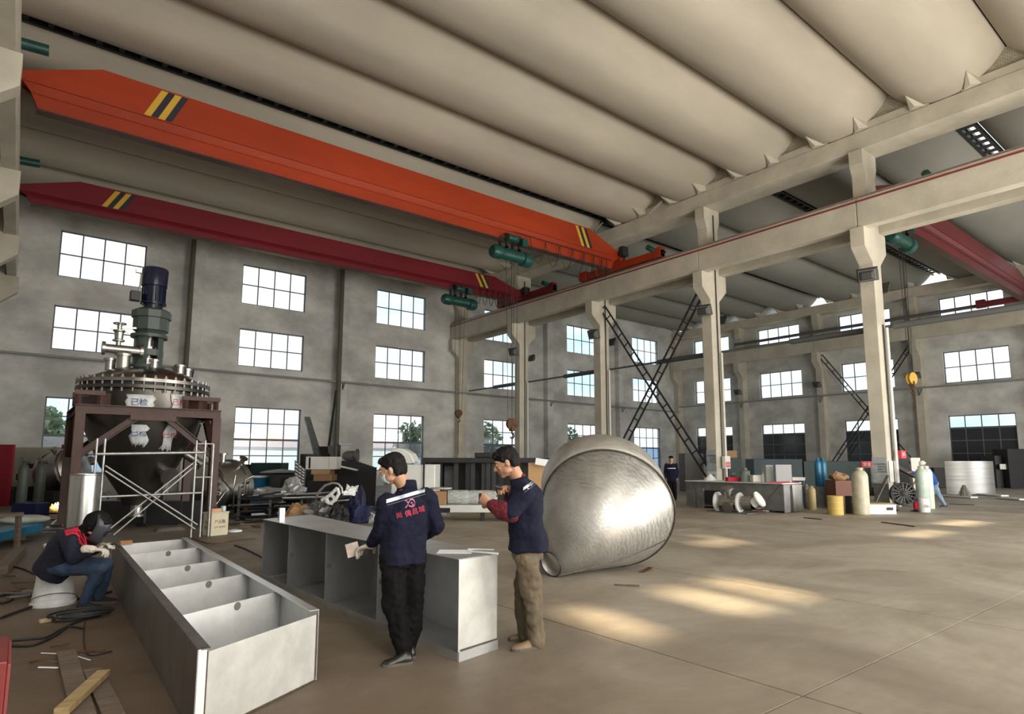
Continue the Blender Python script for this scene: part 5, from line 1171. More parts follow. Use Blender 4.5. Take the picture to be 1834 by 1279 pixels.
whitem = mat('white_enamel', (.82, .83, .82), .4, var=.12, vscale=2); blackm = mat('matt_black', (.012, .012, .013), .6, var=.3, vscale=3); greym = mat('mid_grey_steel', (.20, .20, .20), .5, .4, var=.4, vscale=3)
navyp = mat('navy_bin', (.008, .012, .08), .5)
# --- left dark corner
t, c, fx, fy, w, d_, h = pbox('machine_cabinet', 'long beige machine cabinet with dark slots against the far wall at the left', 'machine', -60, 118, 872, 801, 1.2, beige, d=25)
onface(c, fx, fy, w, d_, h, .57, .82, .60, .70).build('control_strip', blackm, t); onface(c, fx, fy, w, d_, h, .49, .58, .38, .50).build('vent', blackm, t); onface(c, fx, fy, w, d_, h, .72, .82, .38, .50).build('vent', blackm, t); onface(c, fx, fy, w, d_, h, .0, 1, .0, .26).build('dark_plinth', blackm, t)
t, *_ = pbox('red_steel_board', 'crimson steel panel standing at the left edge before the beige machine', 'panel', -20, 16, 880, 796, .1, mat('crimson_paint', (.25, .01, .025), .45), d=22)
t, *_ = pbox('red_steel_board', 'small crimson panel behind the left leg of the red stand', 'panel', 103, 118, 880, 796, .1, MATS['crimson_paint'], d=23.5)
def gas_cyl(c, r, h, m, label, group=None, name='gas_cylinder', valve=True):
    t = thing(name, label, 'gas cylinder', c, group); MB().lathe([(r*.9, 0), (r, .03), (r, h*.80), (r*.94, h*.86), (r*.7, h*.92), (r*.42, h*.945), (r*.42, h*.975)], c, n=24).build('body', m, t, smooth=35)
    if valve: MB().lathe([(r*.44, h*.965), (r*.50, h*.97), (r*.46, h), (.01, h+.01)], c, n=16).build('cap', m, t, smooth=50)
    return t
gcm = mat('grey_green_cylinder', (.10, .12, .10), .5, var=.3, vscale=5)
for u, v, vt, l in ((35, 925, 826, 'dark grey gas cylinder standing at the left edge near the beige machine'), (66, 922, 826, 'dark grey gas cylinder with a regulator left of the red stand')):
    b = onZ(u, v); dd = dz(u, v); zt = P(u, vt, dd).z; g = gas_cyl(b, .13, zt, gcm, l)
    MB().cyl(b+UP*(zt*.98)+CRH*.02, b+UP*(zt*.98)+CRH*.22, .05, n=12).cyl(b+UP*(zt+.05)-CFH*.05, b+UP*(zt+.05)-CFH*.11, .06, n=16).build('regulator', greym, g, smooth=40)
for u0, u1, vb, vt, l in ((18, 64, 928, 902, 'navy blue parts bin on the floor left of the red stand'), (-5, 20, 905, 872, 'black parts bin at the left edge below the beige machine'), (60, 95, 905, 880, 'black parts bin with scrap just left of the fire')):
    t, c, fx, fy, w, d_, h = pbox('parts_bin', l, 'bin', u0, u1, vb, vt, .5, navyp if 'navy' in l else blackm, bev=.02)
# fire of a torch
fire = mat('flame_orange', (1, .35, .05), .5, emit=(1, .33, .04), es=7); fire2 = mat('flame_yellow', (1, .75, .3), .5, emit=(1, .62, .16), es=14)
b0_ = onZ(103, 912); rn = random.Random(5); t = thing('fire', 'orange fire burning on the floor beside the left leg of the red stand', 'fire', b0_)
dd = dz(103, 912)
for i in range(9):
    x = rn.uniform(-.22, .18); h = rn.uniform(.10, .27)*(1-abs(x)*1.6); p = b0_+CRH*x
    MB().lathe([(.03, .02), (.055, h*.3), (.035, h*.65), (.005, h)], p, UP+CRH*rn.uniform(-.3, .3), 10).build('flame', fire if i % 3 else fire2, t, smooth=80)
# scrap on the ground at the left
scr = mat('scrap_steel', (.32, .31, .30), .45, .7, var=.4, vscale=6)
def rods(n, box, z, r, m, label, seed, name='steel_rod', group=None, L=(.5, 1.4), an=None):
    rn = random.Random(seed)
    for i in range(n):
        u, v = rn.uniform(box[0], box[2]), rn.uniform(box[1], box[3]); a = rn.uniform(-.5, .5) if an is None else an+rn.uniform(-.12, .12); l = rn.uniform(*L)
        p = onZ(u, v); d = CRH*cos(a)+CFH*sin(a); zz = rn.uniform(*z)+r[1]; rr = rn.uniform(*r)
        q = MB().cyl(p-d*l/2+UP*zz, p+d*l/2+UP*(zz+rn.uniform(-.01, .03)), rr, n=8) if i % 2 else MB().bar(p-d*l/2+UP*zz, p+d*l/2+UP*zz, rr*2.2, rr*1.4)
        tag(q.build(name, m[i % len(m)], smooth=50), label, 'rod', group or label)
rods(14, (60, 925, 118, 960), (0, .12), (.012, .035), [scr, greym, blackm], 'scrap steel rod in the heap left of the red stand', 1, group='scrap rods left of the stand')
rods(10, (0, 1035, 70, 1075), (0, .01), (.006, .02), [woodd, rust, greym], 'small scrap piece scattered on the dark floor at the left edge', 2, 'scrap_piece', 'floor scrap at the left edge', (.15, .5))
rods(8, (60, 1140, 180, 1200), (0, .004), (.003, .008), [paper, rust, greym], 'small offcut lying near the dark boards at the lower left', 3, 'metal_offcut', 'offcuts near the boards', (.06, .22))
MB().cyl(onZ(78, 955)+UP*.05, onZ(112, 932)+UP*.12, .035, n=12).build('steel_pipe', steel, smooth=50, cat='pipe', label='bright steel pipe lying just left of the red stand')
# dark bench under and behind the vessel
t, c, fx, fy, w, d_, h = pbox('low_bench', 'low dark steel bench behind the scaffold under the mixing vessel', 'bench', 178, 345, 922, 898, .5, dgrey, d=15.6)
t, c, fx, fy, w, d_, h = pbox('floor_jack', 'black floor jack standing between scaffold and tray', 'jack', 243, 262, 944, 938, .2, blackm); MB().cyl(c, c+UP*.42, .05, n=14).cyl(c+UP*.42, c+UP*.46, .08, n=14).build('post', blackm, t, smooth=40)
# --- behind the trays
t, c, fx, fy, w, d_, h = pbox('cardboard_box', 'brown cardboard box left of the blue drum', 'box', 417, 437, 884, 858, .5, card, d=20)
def drum(u0, u1, vb, vt, m, label, lid=None, name='drum', d=None, zb=0.0, ribs=True, group=None):
    d = d or dz((u0+u1)/2, vb); r = (u1-u0)/2/FPX*d; c = P((u0+u1)/2, vb, d); c = V((c.x, c.y, zb))+CFH*r; z = P(u0, vt, d).z
    t = thing(name, label, 'drum' if name == 'drum' else 'bucket', c, group); H = z-zb; MB().lathe([(r*.97, 0), (r, .02), (r, H-.02), (r*1.02, H-.01), (r*.98, H), (.01, H-.01)], c, n=32).build('body', m, t, smooth=35)
    if ribs:
        for f in (.33, .66): MB().lathe([(r, H*f-.02), (r*1.025, H*f), (r, H*f+.02)], c, n=32, caps=False).build('rib', m, t, smooth=60)
    if lid: MB().lathe([(.01, H+.03), (r*1.03, H+.025), (r*1.03, H-.03)], c, n=32, caps=False).build('lid', lid, t, smooth=35)
    return t, c, r, H
drum(440, 473, 884, 854, bluep, 'blue drum with a white rim beside the cardboard box', whitem, d=20.3)
t, c, fx, fy, w, d_, h = pbox('steel_cabinet', 'dark grey steel cabinet with shelves right of the blue drum', 'cabinet', 483, 526, 884, 850, .8, dgrey, d=20)
onface(c, fx, fy, w, d_, h, .45, .95, .12, .92).build('door', blackm, t)
for z in (.35, .6): onface(c, fx, fy, w, d_, h, .47, .93, z, z+.04, .02).build('shelf_edge', dgrey, t)
d0 = 20.4; cc = P(497, 847, d0); MB().lathe([(.02, .0), (.45, .0), (.68, .05), (.45, .11), (.02, .16)], V((cc.x, cc.y, P(497, 850, 20).z+.004))+CFH*.3, n=36).build('dished_end', mat('grey_dished_plate', (.16, .165, .17), .45, .5), smooth=60, cat='plate', label='wide grey dished plate lying on top of the dark cabinet')
t, c, fx, fy, w, d_, h = pbox('storage_cabinet', 'dark green storage cabinet by the window behind the dished plate', 'cabinet', 447, 502, 872, 829, .8, dgreen, d=24)
t, c, fx, fy, w, d_, h = pbox('storage_box', 'black box before the window left of the green cabinet', 'box', 428, 442, 872, 832, .5, blackm, d=24)
# slatted grid panel leaning
dg_ = 19.3; t = thing('slatted_panel', 'dark panel with slanted slots leaning behind the scrap heap', 'panel', P(535, 886, 19.3))
b = MB(); A0, A1, A2, A3 = P(526, 884, dg_), P(545, 886, dg_), P(548, 842, dg_), P(528, 824, dg_)
b.prism([A0, A1, A2, A3], CFH*.02).build('plate', mat('slotted_plate_grey', (.10, .10, .105), .5), t)
for i in range(8):
    q0 = A3.lerp(A0, (i+.5)/9); q1 = A2.lerp(A1, (i+.5)/9)
    for k in range(3): a = q0.lerp(q1, .08+.3*k); e_ = q0.lerp(q1, .30+.3*k); MB().bar(a-CFH*.01, e_-CFH*.01, .012, .03).build('slot', sheet2, t)
# crates with boxes and the white unit
t, c, fx, fy, w, d_, h = pbox('crate_stack', 'dark crate below the cardboard cartons', 'crate', 548, 592, 886, 862, .8, blackm, d=20)
dd = 20.0; z0 = P(560, 862, dd).z
t2, c2_, *_r = pbox('cardboard_box', 'flat brown cardboard carton on the dark crate', 'box', 561, 594, 862, 850, .6, card, d=dd, zb=z0+.002)
z1 = P(560, 850, dd).z+.004; pbox('cardboard_box', 'upper brown cardboard carton under the white unit', 'box', 557, 590, 850, 841, .6, mat('light_cardboard', (.42, .27, .15), .85), d=dd, zb=z1)
z2 = P(560, 841, dd).z+.006
t, c, fx, fy, w, d_, h = pbox('white_unit', 'white rectangular air unit lying on the cartons', 'unit', 547, 602, 841, 818, .6, whitem, d=dd, zb=z2)
onface(c, fx, fy, w, d_, h, .10, .16, .06, .94).build('slot', blackm, t); onface(c, fx, fy, w, d_, h, .76, .765, .05, .95).build('seam', greym, t)
t, c, r, H = drum(531, 560, 884, 813, mat('grey_black_barrel', (.045, .045, .047), .5), 'tall black barrel behind the slatted panel', None, d=22.6)
# bars leaning against the wall
def lean(u0, v0, u1, v1, d0, d1, w_, m, label, name='steel_bar'): return MB().bar(P(u0, v0, d0), P(u1, v1, d1), w_, w_*.5).build(name, m, cat='bar', label=label)
dW = 30
lean(572, 826, 550, 749, 24, 31.5, .28, greym, 'wide grey steel bar leaning on the wall left of the dark pipe')
lean(586, 822, 602, 700, 24, 32.5, .10, blackm, 'thin dark bar leaning on the wall pilaster')
lean(583, 820, 578, 803, 24, 24.6, .35, blackm, 'short dark plate leaning among the bars by the wall'); lean(594, 830, 592, 800, 24, 24.5, .22, greym, 'short grey plate leaning among the bars by the wall')
MB().cyl(V((15.25, 36.5, 0)), V((15.25, 36.5, 13.6)), .14, n=16).build('wall_duct', mat('olive_dark_pipe', (.10, .095, .07), .6), smooth=50, cat='pipe', label='tall dark olive pipe running up the wall between the second and third window')
MB().cyl(V((6.72, 36.5, 6.3)), V((6.72, 36.5, 13.6)), .12, n=16).build('wall_duct', MATS['olive_dark_pipe'], smooth=50, cat='pipe', label='dark pipe running up the wall between the first and second window')
d0 = 24; t = thing('duct_piece', 'grey steel duct piece with a flange and side ring standing by the wall', 'duct', P(614, 855, d0)); b_ = P(614, 850, d0)
b_.z = 0; zt = P(614, 796, d0).z; MB().cbox(b_+UP*zt/2, (.38, .3, zt)).build('body', greym, t); MB().cbox(b_+UP*zt, (.6, .5, .06)).build('flange', greym, t); MB().lathe([(.20, -.02), (.20, .5), (.28, .5), (.28, .56)], b_+UP*(zt*.8), CRH, 20, False).build('side_ring', greym, t, smooth=40)
# stack of dark bent plates behind the masked man
rn = random.Random(12); fz = math.atan2(CRH.y, CRH.x)
for i in range(9):
    q = P(632-i*3, 870, 21.0+.28*i); h = P(600, 838+1.2*i, 21).z+.05*i
    MB().cbox(V((q.x, q.y, h/2+.02)), (1.55-.05*i, .04, h), fz+rn.uniform(-.03, .03), -.08).build('dark_plate', dgrey if i % 2 else blackm, cat='plate', label='dark steel plate leaning in the stack behind the masked man', group='dark plates leaning behind the masked man')
a = P(604, 834, 20.6); b_ = P(640, 842, 20.6); MB().bar(a, b_, .3, .04).build('bright_bar', sheet2, cat='bar', label='bright narrow bar lying on top of the dark plate stack')
# white machine behind the masked man
wd_ = 18.2; t = thing('white_machine', 'white machining centre with a rounded hood behind the masked man', 'machine', P(740, 880, wd_))
rz = math.atan2(CRH.y, CRH.x)
def pb(u0, u1, vb, vt, d, dep, m, name, par, zb=None, bev=.03):
    z0 = P(u0, vb, d).z if zb is None else zb; z1 = P(u0, vt, d).z; c = P((u0+u1)/2, vb, d); c = V((c.x, c.y, (z0+z1)/2))+CFH*dep/2
    return MB().cbox(c, ((u1-u0)/FPX*d, dep, z1-z0), rz).build(name, m, par, bevel=bev)
pb(722, 779, 882, 832, wd_, 1.3, whitem, 'body', t, 0); pb(700, 722, 882, 815, wd_, 1.3, whitem, 'side_cabinet', t, 0)
o = MB().prism([P(u, v, wd_+.1) for u, v in ((700, 832), (700, 806), (712, 803), (722, 804), (735, 812), (744, 830))], CFH*1.1).build('hood', whitem, t, bevel=.03)
pb(757, 760, 880, 830, wd_-.05, .05, blackm, 'door_gap', t); pb(755, 757, 832, 826, wd_, .5, blackm, 'top_seal', t)
# long black steel frame bench
bk = 19.6; t = thing('steel_frame_rack', 'long black steel rack with posts behind the man in khaki trousers', 'rack', P(870, 900, bk))
pb(757, 1000, 829, 820, bk, 1.2, blackm, 'top_beam', t, None, .01)
for u in (762, 775, 783, 812, 833, 842, 862, 870, 880, 893, 925, 950, 990): pb(u, u+8, 900, 829, bk+.05*(u % 3), .14, blackm if u % 2 else dgrey, 'post', t, 0, .005)
pb(757, 1000, 884, 879, bk+.2, .1, dgrey, 'lower_rail', t, None, .005); pb(760, 1000, 900, 829, bk+1.15, .04, dgrey, 'back_panel', t, 0, .005); pb(795, 812, 880, 835, bk+.8, .06, greym, 'back_panel', t, None, .005); pb(843, 862, 880, 840, bk+.8, .06, dgrey, 'back_panel', t, None, .005)
pb(850, 880, 820, 811, bk+.3, .5, blackm, 'roller', t, None, .03)
pbox('cardboard_sheet', 'tan cardboard panel standing between the khaki man and the steel cone', 'board', 946, 986, 900, 829, .08, mat('tan_board', (.46, .29, .14), .8), d=15)
MB().cbox(P(972, 828, 14.9), (.35, .02, .16), rz, 0, .15).build('paper_note', paper, cat='paper', label='white paper draped over the tan cardboard panel')
# wrapped rolls and carton on a pale steel beam
tb_d = 16.6; t = thing('pale_steel_table', 'low pale steel table carrying the carton and the wrapped roll', 'table', onZ(830, 925))
pb(762, 905, 918, 905, tb_d, .9, whitem, 'top', t, None, .01); pb(776, 806, 918, 910, tb_d-.02, .06, blackm, 'opening', t, None, .002)
for u in (768, 860, 898): pb(u, u+8, 925, 918, tb_d+.1, .12, dgrey, 'foot', t, 0, .004)
zt = P(800, 905, tb_d).z+.006; pbox('cardboard_box', 'brown carton on the pale table beside the wrapped roll', 'box', 763, 799, 905, 881, .5, mat('mid_cardboard', (.42, .26, .13), .85), d=tb_d+.1, zb=zt)
a, b_ = P(802, 892, tb_d+.35), P(892, 889, tb_d+.35); wrap = mat('white_blue_wrapping', (.62, .66, .66), .45, var=.4, vscale=9, stretch=(1, 1, 3), bump=.6, bscale=18)
r = .19; a.z = b_.z = zt+r; MB().lathe([(.02, 0), (r*.97, .01), (r, .05), (r*1.0, .55), (r*.93, .58), (r*.97, .62), (r, 1.1), (r*.9, 1.3), (.03, 1.36)], a, (b_-a), 24).build('wrapped_roll', wrap, smooth=50, cat='roll', label='thick roll wrapped in white and blue film on the pale table')
MB().lathe([(.01, 0), (.30, .01), (.32, .03), (.30, .06), (.01, .06)], P(790, 877, tb_d+.9), n=28).build('film_disc', wrap, smooth=40, cat='lid', label='flat round film wrapped disc behind the carton')
# long steel profiles on the floor behind the second tray
for i in range(9):
    v = 908+i*3.6; a = onZ(588-i*1.0, v+1); b_ = a+(V((1, -.08, 0)))*3.6; zz = .038; a = V((a.x, a.y, zz)); b_ = V((b_.x, b_.y, zz))
    MB().bar(a, b_, .09, .05).build('steel_profile', sheet2 if i in (0, 2) else scr if i % 2 else greym, bevel=.003, cat='profile', label='long steel profile in the flat stack behind the second tray', group='long steel profiles on the floor')
for k in (.6, 2.6):
    a = onZ(588, 925)+V((k, -.1, 0)); MB().box((a.x-.05, a.y-1.2, 0), (a.x+.05, a.y+1.9, .012)).build('bearer', woodd, cat='timber', label=('left' if k < 1 else 'right')+' timber bearer under the long steel profiles')
# the scrap heap on its low rack
t = thing('scrap_rack', 'low dark steel rack loaded with scrap behind the second tray', 'rack', P(480, 910, 17)); lv = (.10, .34, .56)
def slab(u0, u1, d, dep, z, th, name, m, par):
    c = P((u0+u1)/2, 850, d); c = V((c.x, c.y, z))+CFH*dep/2; return MB().cbox(c, ((u1-u0)/FPX*d, dep, th), math.atan2(CRH.y, CRH.x)).build(name, m, par, bevel=.004)
for z in lv: slab(428, 600, 16.9, 2.0, z, .03, 'shelf', blackm, t)
for u in (430, 486, 542, 597):
    for k in (0, 1.9): c = P(u, 850, 16.92); c = V((c.x, c.y, .28))+CFH*(k+.03); MB().cbox(c, (.05, .05, .56), math.atan2(CRH.y, CRH.x)).build('leg', greym, t)
rn = random.Random(21)
for i in range(54):
    z = lv[i % 3]+.016; u = rn.uniform(448, 580); c = P(u, 850, 16.95); k = rn.uniform(.05, 1.7); a = rn.uniform(-.35, .35); l = rn.uniform(.4, 1.3); r = rn.uniform(.012, .04)
    c = V((c.x, c.y, z+r))+CFH*k; d = CRH*cos(a)+CFH*sin(a); u2 = V((0, 0, rn.uniform(0, .10)))
    q = MB().cyl(c-d*l/2, c+d*l/2+u2, r, n=8) if i % 2 else MB().bar(c-d*l/2, c+d*l/2+u2, r*2.4, r*1.5)
    tag(q.build('scrap_bar', [scr, sheet2, sheet2, blackm, greym][i % 5], smooth=50), 'bent steel scrap bar lying on the low rack behind the second tray', 'scrap', 'scrap bars on the low rack')
rods(12, (400, 928, 540, 940), (0, .01), (.012, .035), [scr, greym, blackm], 'steel scrap rod on the floor in front of the low scrap rack', 22, 'scrap_rod', 'scrap rods before the low rack', (.3, 1.0))
def crumple(u, v, w, h, dep, m, label, seed, name, cat, z0=0.0, amp=.35, n=14, tip=None):
    d = dz(u, v); c = onZ(u, v)+UP*z0; rn = random.Random(seed); o = MB().ell((0, 0, 0), (1, 1, 1), n)
    for p in o.v:
        q = noise.noise(p*1.6+V((seed, 0, 0)))+.6*noise.noise(p*3.9+V((0, seed, 0))); s_ = 1+amp*q*1.6; p *= s_
        if tip: p.z += max(0, 1-math.hypot(p.x-tip[0], p.y-tip[1])*1.8)*tip[2]
        p.z = max(p.z, -.35)
    zmin = min(p.z for p in o.v); o.v = [c+CRH*p.x*w/2+CFH*p.y*dep/2+UP*(p.z-zmin)*h/1.5 for p in o.v]
    return tag(o.build(name, m), label, cat)
film2 = mat('silver_grey_film', (.46, .47, .48), .35, .3, var=.3, vscale=4)
crumple(466, 922, 1.6, .22, .8, mat('pale_sheet_scrap', (.42, .44, .45), .4, .4, var=.35, vscale=3), 'pale crumpled sheet metal spread over the scrap heap', 3, 'crumpled_sheet', 'sheet', .58)
crumple(522, 922, .7, .42, .4, film2, 'pointed crumpled silver sheet sticking up from the scrap heap', 8, 'crumpled_sheet', 'sheet', .60, .35, 12, (0, 0, .8))
crumple(536, 939, .72, .46, .3, card, 'torn brown cardboard piece in front of the scrap heap', 5, 'torn_cardboard', 'cardboard', .05, .6, 8)
crumple(570, 939, .75, .55, .6, greym, 'grey cast machine part with hoses at the right end of the scrap heap', 6, 'machine_part', 'machine part', 0, .45)
crumple(608, 939, .55, .52, .5, blackm, 'black bundle of cloth lying beside the navy bag', 9, 'cloth_bundle', 'cloth', 0, .45)
crumple(640, 937, .62, .72, .5, mat('navy_bag_cloth', (.012, .018, .075), .75, var=.5, vscale=3, bump=.5), 'navy blue bag with white patches leaning behind the masked man', 11, 'bag', 'bag', .02, .4, 14, (0, 0, .4))
crumple(627, 937, .42, .25, .3, paper, 'white crumpled bag resting on top of the navy bag', 12, 'plastic_bag', 'bag', .70, .5, 9)
crumple(658, 936, .45, .28, .3, mat('grey_white_plastic', (.52, .54, .54), .5, var=.3, vscale=5), 'pale plastic bag at the foot of the navy bag', 14, 'plastic_bag', 'bag', 0, .5, 10)
t = thing('machine_casting', 'white machined casting with oval holes leaning on the grey machine part', 'casting', onZ(590, 938)); dd = dz(590, 938)-.2
for pts in ([(576, 896), (590, 888), (604, 874)], [(604, 874), (607, 884), (600, 896), (590, 902)], [(584, 892), (588, 900), (596, 903)]): MB().tube([P(u, v, dd) for u, v in pts], .045, 10).build('arm', whitem, t, smooth=60)
MB().lathe([(.07, 0), (.13, 0), (.13, .05), (.07, .05)], P(592, 894, dd), -CF, 20, False).build('ring', whitem, t, smooth=40)
dd = dz(580, 938); MB().tube([P(u, v, dd) for u, v in ((566, 892), (572, 880), (583, 869), (596, 865), (606, 867), (612, 874), (613, 884))], .032, 10).build('flexible_hose', mat('silver_hose', (.42, .42, .42), .35, .6), smooth=70, cat='hose', label='silver flexible hose arching over the scrap heap')
rods(8, (405, 934, 470, 946), (0, .01), (.006, .02), [blackm, greym, rust], 'small dark scrap piece on the floor before the heap', 31, 'scrap_piece', 'floor scrap before the heap', (.1, .4))
rods(16, (640, 900, 760, 918), (0, .01), (.02, .05), [scr, greym, blackm], 'steel scrap behind the masked man and the white machine', 33, 'scrap_bar', 'scrap bars before the white machine', (.5, 1.6))
# neighbours of the windows
# ================================================================ right hand side
tankm = mat('dull_stainless', (.34, .34, .345), .38, .75, var=.35, vscale=2.5); pinkm = mat('red_sign', (.55, .05, .07), .5); whites = mat('white_sign', (.78, .76, .72), .5)
# long fabricated tank lying like a table
A, B, C, D = onZ(1228, 908), onZ(1403, 920), onZ(1440, 917), onZ(1240, 898)
hT = P(1400, 866, dz(1400, 920)).z
t = thing('long_steel_tank', 'long grey stainless tank body lying beside the second column, used as a bench', 'tank', (A+B)/2)
d = (B-A).normalized(); nn = V((-d.y, d.x, 0)); wT = 1.25
A2, B2 = A+nn*wT, B+nn*wT
MB().loft([[A+UP*z, B+UP*z, B2+UP*z, A2+UP*z] for z in (hT-.03, hT)]).build('top_sheet', sheet2, t, bevel=.004)
MB().loft([[A+nn*.12+UP*z+d*.1, B-d*.02+nn*.12+UP*z, B2-nn*.12-d*.02+UP*z, A2-nn*.12+d*.1+UP*z] for z in (.06, hT-.035)]).build('body', tankm, t, bevel=.01)
L_ = (B-A).length
for x0, x1, z0, z1, m_, nm in ((.0, .10, .05, .62, tankm, 'side_box'), (.12, .19, .0, .68, tankm, 'leg_plate'), (.21, .36, .14, .62, blackm, 'opening')):
    a = A+d*L_*x0+nn*.06; MB().loft([[a+UP*z, a+d*L_*(x1-x0)+UP*z, a+d*L_*(x1-x0)+nn*.07+UP*z, a+nn*.07+UP*z] for z in (z0*hT/.95, z1*hT/.95)]).build(nm, m_, t, bevel=.004)
MB().prism([A+d*L_*.80+nn*.10+UP*.25*hT, A+d*L_*.97+nn*.10+UP*.95*hT, A+d*L_*.80+nn*.10+UP*.40*hT], nn*-.05).build('stiffener', tankm, t)
for k, (y0, y1, mm) in enumerate(((.05, .42, tankm), (.60, 1.2, brush))):
    a = B+nn*y0+d*.01; b = B+nn*y1+d*.01; MB().loft([[a+UP*z, b+UP*z, b+d*.02+UP*z, a+d*.02+UP*z] for z in (.02, hT-.06)]).build('end_panel', mm, t, bevel=.004)
MB().loft([[B+nn*.42+UP*z, B+nn*.60+UP*z, B+nn*.60+d*.015+UP*z, B+nn*.42+d*.015+UP*z] for z in (.05, hT-.1)]).build('end_gap', blackm, t)
# flanged pipe lying in front
p0, p1 = onZ(1262, 915), onZ(1362, 921); r = .21; dd = (p1-p0).normalized(); n3 = V((-dd.y, dd.x, 0)); L_ = (p1-p0).length
t = thing('flanged_pipe_section', 'short stainless pipe section with two white rimmed flanges lying before the long tank', 'pipe', (p0+p1)/2)
ax0 = p0+dd*L_*.22+UP*.32; MB().lathe([(r, 0), (r, L_*.66)], ax0, dd, 32, False).build('shell', brush, t, smooth=40)
for f in (.02, .42): MB().lathe([(r, f*L_), (.31, f*L_), (.31, f*L_+.05), (r, f*L_+.05)], ax0-UP*.0, dd, 32, False).build('flange', whitem, t, smooth=30)
MB().lathe([(.12, 0), (.12, .42), (.19, .42), (.19, .48), (.12, .48)], ax0+dd*L_*.26, UP*.9-n3*.3, 20).build('nozzle', steel, t, smooth=30); MB().lathe([(.10, 0), (.10, .36), (.17, .36), (.17, .40)], ax0+dd*L_*.30, -n3-UP*.4, 20).build('nozzle', steel, t, smooth=30)
o = MB().lathe([(.16, 0), (.16, .20), (.25, .22), (.25, .27), (.10, .29)], ax0+dd*(L_*.66), dd*.8+UP*.5, 24).build('bent_flange', whitem, t, smooth=30)
MB().box((ax0.x-.2, ax0.y-1.2, .0), (ax0.x+1.4, ax0.y+.2, .03)).build('floor_plate', greym, cat='plate', label='flat dark steel plate on the floor under the flanged pipe section')
rods(9, (1345, 914, 1375, 922), (0, .10), (.012, .03), [scr, greym, rust], 'small scrap pieces at the right end of the flanged pipe', 41, 'scrap_piece', 'scrap at the flanged pipe end', (.15, .4))
# things on top of the tank
dT = dz(1320, 915)+.5; zT = hT+.004
def dTu(u):
    best = None
    for i in range(101):
        p = A.lerp(B, i/100)+nn*.35+UP*hT; q = p-V((0, 0, CAMZ)); x = CX+FPX*q.dot(CR)/q.dot(CF)
        if best is None or abs(x-u) < best[0]: best = (abs(x-u), q.dot(CF))
    return best[1]
def ontank(name, label, cat, u0, u1, vt, m, dep=.3, dd=None, bev=.01): return pbox(name, label, cat, u0, u1, 862, vt, dep, m, d=dd or dTu((u0+u1)/2), zb=zT, bev=bev)
MB().lathe([(.22, 0), (.18, .08), (.05, .20), (.02, .24)], V((P(1272, 860, dTu(1272)+.1).x, P(1272, 860, dTu(1272)+.1).y, zT)), n=18).build('cloth', paper, smooth=70, cat='cloth', label='white crumpled cloth on the left end of the long tank')
t, c, fx, fy, w, d_, h = ontank('tool_box', 'red tool box on the long tank behind the column sign', 'tool box', 1304, 1329, 855, redc); MB().ell(c+UP*(h+.10), (.10, .08, .10), 8).build('glove_on_top', greym, t, smooth=60)
for u, vt, m, l, r in ((1302, 851, whitem, 'white spray bottle left of the red tool box', .05), (1368, 846, whitem, 'white bottle right of the white carton on the long tank', .07), (1335, 838, mat('grey_green_can', (.16, .20, .18), .5), 'grey green canister on the long tank right of the red tool box', .16)):
    dT = dTu(u)+.1; cc = P(u, 860, dT); cc = V((cc.x, cc.y, zT)); z = P(u, vt, dT).z-zT; MB().lathe([(r, 0), (r, z*.75), (r*.5, z*.86), (r*.4, z)], cc, n=16).build('bottle', m, smooth=40, cat='bottle', label=l)
ontank('carton', 'white open carton on the long tank', 'box', 1349, 1365, 851, whites)
t, *_ = ontank('white_machine_tool', 'pale upright machine tool on the long tank left of the grey sheet', 'machine', 1373, 1386, 833, mat('pale_grey_machine', (.42, .44, .43), .5), .35)
ontank('steel_sheet', 'square grey steel sheet standing upright on the long tank', 'sheet', 1390, 1419, 832, mat('flat_grey_sheet', (.19, .19, .20), .5, .3), .03); rods(7, (1395, 920, 1425, 922), (zT, zT+.01), (.008, .018), [redc, pinkm], 'thin red tube lying on the right end of the long tank', 44, 'red_tube', 'red tubes on the tank', (.3, .6))
# column signs and wrapped posters
def colsign(y, side, zc, w, h, m, txt, tm, name, label, dz_=0.0, off=.015, th=.02, size=.12):
    """flat board on a column face; side 'x' = face looking to the camera bay, 'y' = face looking south"""
    if side == 'x': o = V((XC-.35-off, y, zc)); x, n_ = V((0, -1, 0)), V((-1, 0, 0))
    else: o = V((XC+dz_, y-.25-off, zc)); x, n_ = V((1, 0, 0)), V((0, -1, 0))
    t = thing(name, label, 'sign', o); MB().loft([[o+x*sx*w/2+UP*sz*h/2+n_*k for sx, sz in ((-1, -1), (1, -1), (1, 1), (-1, 1))] for k in (0, th)]).build('board', m, t, bevel=.003)
    if txt:
        for k, line in enumerate(txt.split('\n')): text(line, size, frameM(o+n_*(th+.004)+UP*(h*.22-k*size*1.25 if '\n' in txt else 0), x, UP), tm, t)
    return t, o, x, n_
greyp = mat('grey_poster', (.42, .46, .48), .6, var=.2, vscale=6); bluei = mat('blue_ink', (.03, .07, .22), .6)
colsign(16.3, 'x', 1.62, .50, .95, greyp, '安全操作规程\n一、检查设备\n二、佩戴护具\n三、清理现场', MATS['stencil_ink'], 'poster', 'grey poster with printed lines on the left face of the second column', size=.075)
colsign(16.3, 'x', .95, .50, .42, mat('white_blue_poster', (.66, .70, .74), .6), '安全', bluei, 'poster', 'white poster with dark blue marks low on the second column', size=.20)
t, o, x, n_ = colsign(16.3, 'y', 1.55, .40, .55, whites, '', None, 'sign_box', 'white and red sign box at the foot of the second column', .10, .10, .16)
MB().loft([[o+x*sx*.17+UP*zz+n_*k for sx, zz in ((-1, -.22), (1, -.22), (1, .02), (-1, .02))] for k in (.161, .166)]).build('red_label', mat('red_label', (.70, .14, .16), .6), t); text('消火栓', .10, frameM(o+n_*.17-UP*.10, x, UP), whites, t)
